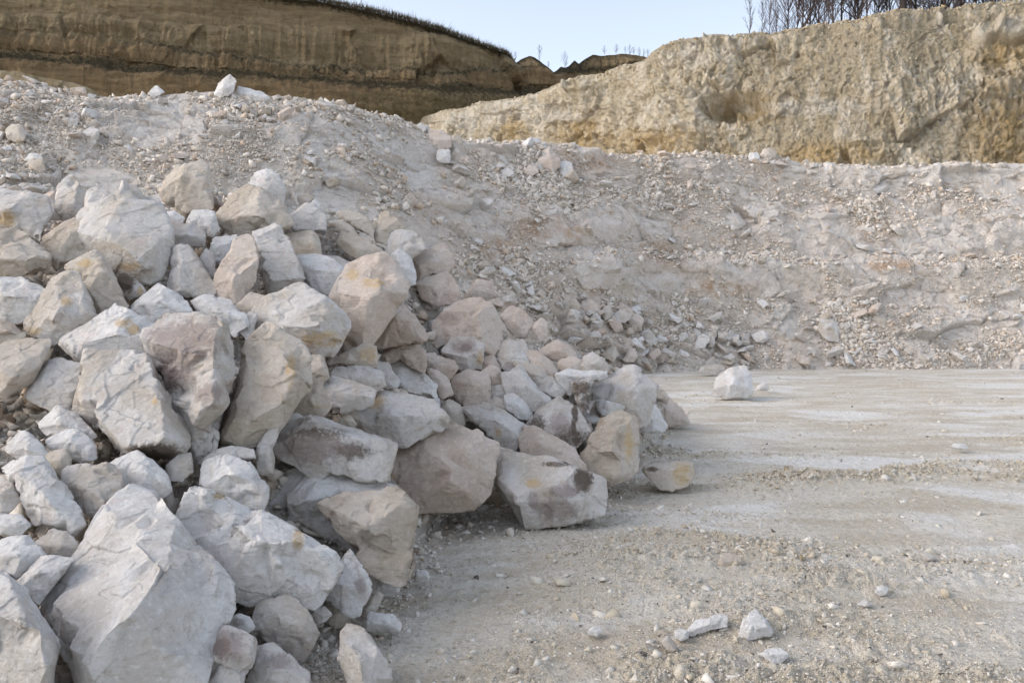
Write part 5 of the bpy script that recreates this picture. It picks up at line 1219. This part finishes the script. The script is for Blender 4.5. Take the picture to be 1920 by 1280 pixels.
# stones filling the pile between the boulders, and the spill at its foot
gx, gy = world_px(GV)
onm = (GA[:, 1] > 0.5) & (gx > -200) & (gx < 1330) & (gy < 1400) & (GV[:, 1] > 2.2) & (GV[:, 1] < 16)
gi = np.nonzero(onm)[0]
wt = GV[gi, 1] ** 2; wt /= wt.sum()
r = np.random.default_rng(90)
REGP = [(lambda x, y: x < 330 and y > 700, 'small white stone filling gaps in the lower left of the pile', 'gap stones in the lower left of the pile'),
        (lambda x, y: x < 700, 'small pale stone wedged between large boulders of the left pile', 'gap stones in the left pile'),
        (lambda x, y: True, 'small pinkish stone wedged between boulders of the right pile', 'gap stones in the right pile')]
pi_ = r.choice(gi, 165, p=wt, replace=False)
place(pi_, GV, gx, gy, r.uniform(0.14, 0.50, 165) * np.clip(GV[pi_, 1] / 8, .5, 1.2), r, 0.30, REGP, 'gap_stone', 'stone')
n = 26000
wt = GV[gi, 1] ** 1.0; wt /= wt.sum()
pi2 = r.choice(gi, n, p=wt)
scatter_mesh('pile_rubble', T1, GV[pi2] + np.array([0, 0, 0.02]), 0.03 * (1 / r.uniform(0.03, 1, n)) ** 0.65, M['frag'], r, 0.7)
# chips spilled along the foot of the pile
dm = mound(GV[:, 0], GV[:, 1])
ft = np.nonzero((dm > -0.38) & (GA[:, 1] < 0.5) & (GV[:, 1] > 2.2) & (GV[:, 1] < 15) & (gx > -100) & (gx < 1350) & (dm < 0.5))[0]
wt = np.exp(-np.maximum(-dm[ft], 0) / 0.11) * GV[ft, 1]; wt /= wt.sum()
fi2 = r.choice(ft, 5200, p=wt)
scatter_mesh('toe_chips', T1, GV[fi2], 0.018 * (1 / r.uniform(0.04, 1, 5200)) ** 0.62, M['frag'], r, 0.7)
# gravel over the near floor
r = np.random.default_rng(91)
fl = (GA[:, 1] < 0.5) & (gx > -300) & (gx < 2200) & (GV[:, 1] > 1.9) & (GV[:, 1] < 27) & (GV[:, 2] < 1)
fi = np.nonzero(fl)[0]
clump = 0.13 + 1.6 * GA[fi, 0] + 0.9 * sstep(0.0, 0.3, fbm(GV[fi] * 1.2, 3, 95))
def floor_scatter(n, lo, hi, temps, ymax, name, ex, seed, pw_=1.0, mat='gravel', churned=False):
    r = np.random.default_rng(seed)
    y = GV[fi, 1]
    w = clump * y ** pw_ * (y < ymax)
    if churned: w = w * GA[fi, 0] ** 2 * (y > 5.5)
    w /= w.sum(); i = fi[r.choice(len(fi), n, p=w)]
    size = lo * (1 / r.uniform((lo / hi) ** ex, 1, n)) ** (1 / ex)
    p = GV[i].copy(); p[:, :2] += r.normal(0, 0.012, (n, 2)); p[:, 2] += size * 0.02
    return scatter_mesh(name, temps, p, size, M[mat], r, 0.6)
floor_scatter(120000, 0.005, 0.019, T0, 8, 'gravel', 1.6, 92, 0.3)
floor_scatter(6500, 0.018, 0.075, T0, 14, 'coarse_gravel', 3.0, 93, 0.5)
M['clod'] = frag_mat('tan clods', (0.62, 0.555, 0.45), (0.52, 0.445, 0.34), (0.68, 0.64, 0.56), (0.3, 0.23, 0.15), 0.012, 40)
floor_scatter(9000, 0.018, 0.085, T1, 22, 'clods', 2.4, 96, 1.6, 'clod', True)
floor_scatter(900, 0.05, 0.13, T1, 27, 'scattered_clods', 2.6, 94, 1.2)
# ------------------------------------------------------------------ bare trees, brush and dry grass
def plain_mat(name, c1, c2, sc=8):
    m, nt, bs = new_mat(name); b = NB(nt)
    tc = b.n('ShaderNodeTexCoord').outputs['Object']
    b.l(b.mix(b.noise(tc, sc, 5), c1, c2), bs.inputs['Base Color']); return m
M['bark'] = plain_mat('dark winter bark', (0.035, 0.028, 0.024), (0.085, 0.07, 0.062))
M['twig'] = plain_mat('reddish twigs', (0.075, 0.056, 0.05), (0.13, 0.10, 0.09))
M['drygrass'] = plain_mat('dry grass', (0.075, 0.062, 0.038), (0.15, 0.12, 0.07), 3)
M['bush'] = plain_mat('dark scrub leaves', (0.03, 0.034, 0.018), (0.07, 0.07, 0.035), 2)
def tube(Vs, Fs, pts, rad, k):
    base = sum(len(v) for v in Vs)
    ring = []
    for i, (p, ra) in enumerate(zip(pts, rad)):
        d = (pts[min(i + 1, len(pts) - 1)] - pts[max(i - 1, 0)]); d /= np.linalg.norm(d) + 1e-9
        a = np.cross(d, [0.3, 0.9, 0.1]); a /= np.linalg.norm(a) + 1e-9; c = np.cross(d, a)
        th = np.arange(k) * 2 * math.pi / k
        ring.append(p + ra * (np.cos(th)[:, None] * a + np.sin(th)[:, None] * c))
    Vs.append(np.concatenate(ring))
    for i in range(len(pts) - 1):
        for j in range(k):
            Fs.append([base + i * k + j, base + i * k + (j + 1) % k, base + (i + 1) * k + (j + 1) % k, base + (i + 1) * k + j])
def tree_meshes(seed, H, r0, dens, lowbranch=0.25, spread=0.5):
    r = np.random.default_rng(seed)
    tV, tF, bV, bF = [], [], [], []
    n = 12
    lean = r.normal(0, 0.03, 2)
    pts = [np.array([lean[0] * H * (i / n) + r.normal(0, .006) * H * (i / n), lean[1] * H * (i / n), H * i / n]) for i in range(n + 1)]
    tube(tV, tF, pts, [r0 * (1 - 0.93 * i / n) for i in range(n + 1)], 6)
    def branch(p, d, L, ra, depth):
        m = 5; q = [p]; dd = d.copy()
        for i in range(m):
            dd = dd + r.normal(0, 0.13, 3) + np.array([0, 0, 0.10]); dd /= np.linalg.norm(dd)
            q.append(q[-1] + dd * L / m)
        tube(bV, bF, q, [ra * (1 - 0.8 * i / m) for i in range(m + 1)], 3 if depth else 4)
        if depth < 2:
            for _ in range(int(r.integers(3, 6))):
                k = int(r.integers(1, m + 1)); side = r.normal(0, 1, 3); side /= np.linalg.norm(side)
                e = dd * 0.7 + side * 0.6 + np.array([0, 0, .3]); e /= np.linalg.norm(e)
                branch(q[k], e, L * r.uniform(.35, .6), ra * 0.5, depth + 1)
    for _ in range(dens):
        t = r.uniform(lowbranch, 0.97) ** 0.9; i = t * n
        p = pts[int(i)] + (pts[min(int(i) + 1, n)] - pts[int(i)]) * (i % 1)
        a = r.uniform(0, 2 * math.pi); d = np.array([math.cos(a) * spread, math.sin(a) * spread, 0.75]); d /= np.linalg.norm(d)
        branch(p, d, H * (0.34 * (1 - t) + 0.10) * r.uniform(.7, 1.2), r0 * (1 - t) * 0.45 + 0.012, 0)
    return (np.concatenate(tV), np.array(tF)), (np.concatenate(bV), np.array(bF))
def tree_proto(seed, H, r0, dens, name='bare_tree', **kw):
    (tv, tf), (bv, bf) = tree_meshes(seed, H, r0, dens, **kw)
    return mesh_np('trunk', tv, tf, M['bark']), mesh_np('crown', bv, bf, M['twig'])
def put_tree(proto, loc, rz, sc, label, group=None, name='bare_tree', cat='tree'):
    e = bpy.data.objects.new(name, None); COL.objects.link(e); e.location = loc; e.rotation_euler = (0, 0, rz); e.scale = (sc,) * 3
    e['label'] = label; e['category'] = cat
    if group: e['group'] = group
    for nm, me in (('trunk', proto[0]), ('crown', proto[1])):
        o = bpy.data.objects.new(nm, me); COL.objects.link(o); o.parent = e
    return e
TP = [tree_proto(500 + i, 7.5 + i % 3, 0.05 + 0.016 * (i % 3), 32 + 3 * i, lowbranch=0.08) for i in range(7)]
BIR = tree_proto(520, 3.2, 0.03, 16, lowbranch=0.15, spread=0.4)
THK = tree_proto(530, 11, 0.26, 30)
def rim_z(px_, Y):                       # ground height on the plateau behind the right cliff's edge
    yc = lerp(px_, RY); zc = CAM_H + (600 - lerp(px_, RC)) / FPX * yc
    return zc - 0.03 * (Y - yc)
def on_rim(px_, back):
    Y = lerp(px_, RY) + back
    return np.array([(px_ - 960) / FPX * Y, Y, rim_z(px_, Y) - 0.1])
put_tree(BIR, on_rim(1401, 1.2), 0.5, 1.0, 'small slender bare tree on the cliff edge, leftmost of the trees')
put_tree(THK, on_rim(1686, 3), 0.5, 1.0, 'bare tree with the thickest trunk, on the cliff edge among thin trees')
put_tree(BIR, on_rim(1424, 1.5), 2.0, 0.85, 'low bare sapling second from the left on the cliff edge')
r = np.random.default_rng(8)
xs = [1437, 1452, 1472, 1487, 1499, 1512, 1530, 1548, 1556, 1571, 1583, 1596, 1604, 1618, 1630, 1641, 1655, 1664, 1701, 1712, 1722, 1735, 1748, 1757, 1766, 1779, 1790, 1799, 1811, 1822, 1834, 1846, 1857, 1866, 1878, 1889, 1901, 1912, 1925, 1950, 1980, 2020]
for i, x in enumerate(xs):
    put_tree(TP[i % 7], on_rim(x, 2 + r.uniform(0, 5)), r.uniform(0, 6.28), (0.62 if x < 1470 else 0.85) * r.uniform(.85, 1.2),
             'thin bare winter tree in the row along the right cliff edge', 'bare trees along the right cliff edge')
for i in range(7):
    x = r.uniform(1500, 2100); 
    put_tree(TP[int(r.integers(7))], on_rim(x, 9 + r.uniform(0, 16)), r.uniform(0, 6.28), r.uniform(.8, 1.2) * (0.8 if x < 1600 else 1.1),
             'dark bare trunk in the wood behind the front row of trees', 'bare trees in the wood behind the front row')
# shrubs on the brown hill's far rim
SHR = [tree_proto(540 + i, 2.6, 0.022, 16, lowbranch=0.02, spread=0.7) for i in range(3)]
def on_left(px_, back, dz=-0.2):
    Y = lerp(px_, LY) + back; yc = lerp(px_, LY)
    return np.array([(px_ - 960) / FPX * Y, Y, CAM_H + (600 - lerp(px_, LC)) / FPX * yc + dz])
for (x, s, lab) in ((1011, 1.15, 'small bushy bare shrub on the brown hill, right of the rounded mound'),
                    (966, 0.8, 'faint thin shrub at the step in the brown hill edge'),
                    (1058, 1.2, 'feathery bare shrub in the notch of the brown hill'),
                    (1027, .55, 'tiny bare shrub on the right flank of the rounded mound'),
                    (1132, .8, 'short upright bare sapling at the left of the far brown crest')):
    put_tree(SHR[int(x) % 3], on_left(x, 0.6), x, s * 0.8, lab, name='bare_shrub', cat='shrub')
for x in (1153, 1170, 1178, 1186, 1196, 1205, 1212):
    put_tree(SHR[x % 3], on_left(x, 0.8), x, 0.55 + 0.05 * (x % 5), 'small bare sapling along the far brown crest', 'saplings on the far brown crest', name='bare_shrub', cat='shrub')
def blades(name, pos, h, w, mat, r, lean=0.4):
    n = len(pos)
    a = r.uniform(0, 2 * math.pi, n); dx = np.stack([np.cos(a), np.sin(a), 0 * a], 1) * w[:, None]
    tip = pos + np.stack([r.normal(0, lean, n) * h, r.normal(0, lean, n) * h, h], 1)
    V = np.stack([pos - dx, pos + dx, tip], 1).reshape(-1, 3)
    F = np.arange(3 * n).reshape(-1, 3)
    link(name, mesh_np(name, V, F, mat, False), kind='stuff')
r = np.random.default_rng(60)
n = 30000
x = r.uniform(300, 965, n); Yl = lerp(x, LY); bk = r.uniform(-0.4, 3.5, n)
gp = np.stack([(x - 960) / FPX * (Yl + bk), Yl + bk, CAM_H + (600 - lerp(x, LC)) / FPX * Yl - 0.15 - 0.02 * bk], 1)
blades('dry_grass', gp, r.uniform(0.15, 0.75, n) * np.where(r.uniform(0, 1, n) > .97, 2.0, 1), r.uniform(0.015, 0.04, n), M['drygrass'], r)
# scrub on the ledges of the brown cliff
lg = LG.reshape(-1, 3); lw = (L_ATT[:, 0] > 0.6) * (np.arange(len(lg)) < len(lg) * 0.95)
li = r.choice(np.nonzero(lw)[0], 4500)
blades('ledge_scrub', lg[li] + r.normal(0, .45, (4500, 3)), r.uniform(0.05, 0.22, 4500), r.uniform(0.03, 0.08, 4500), M['bush'], r, 0.9)
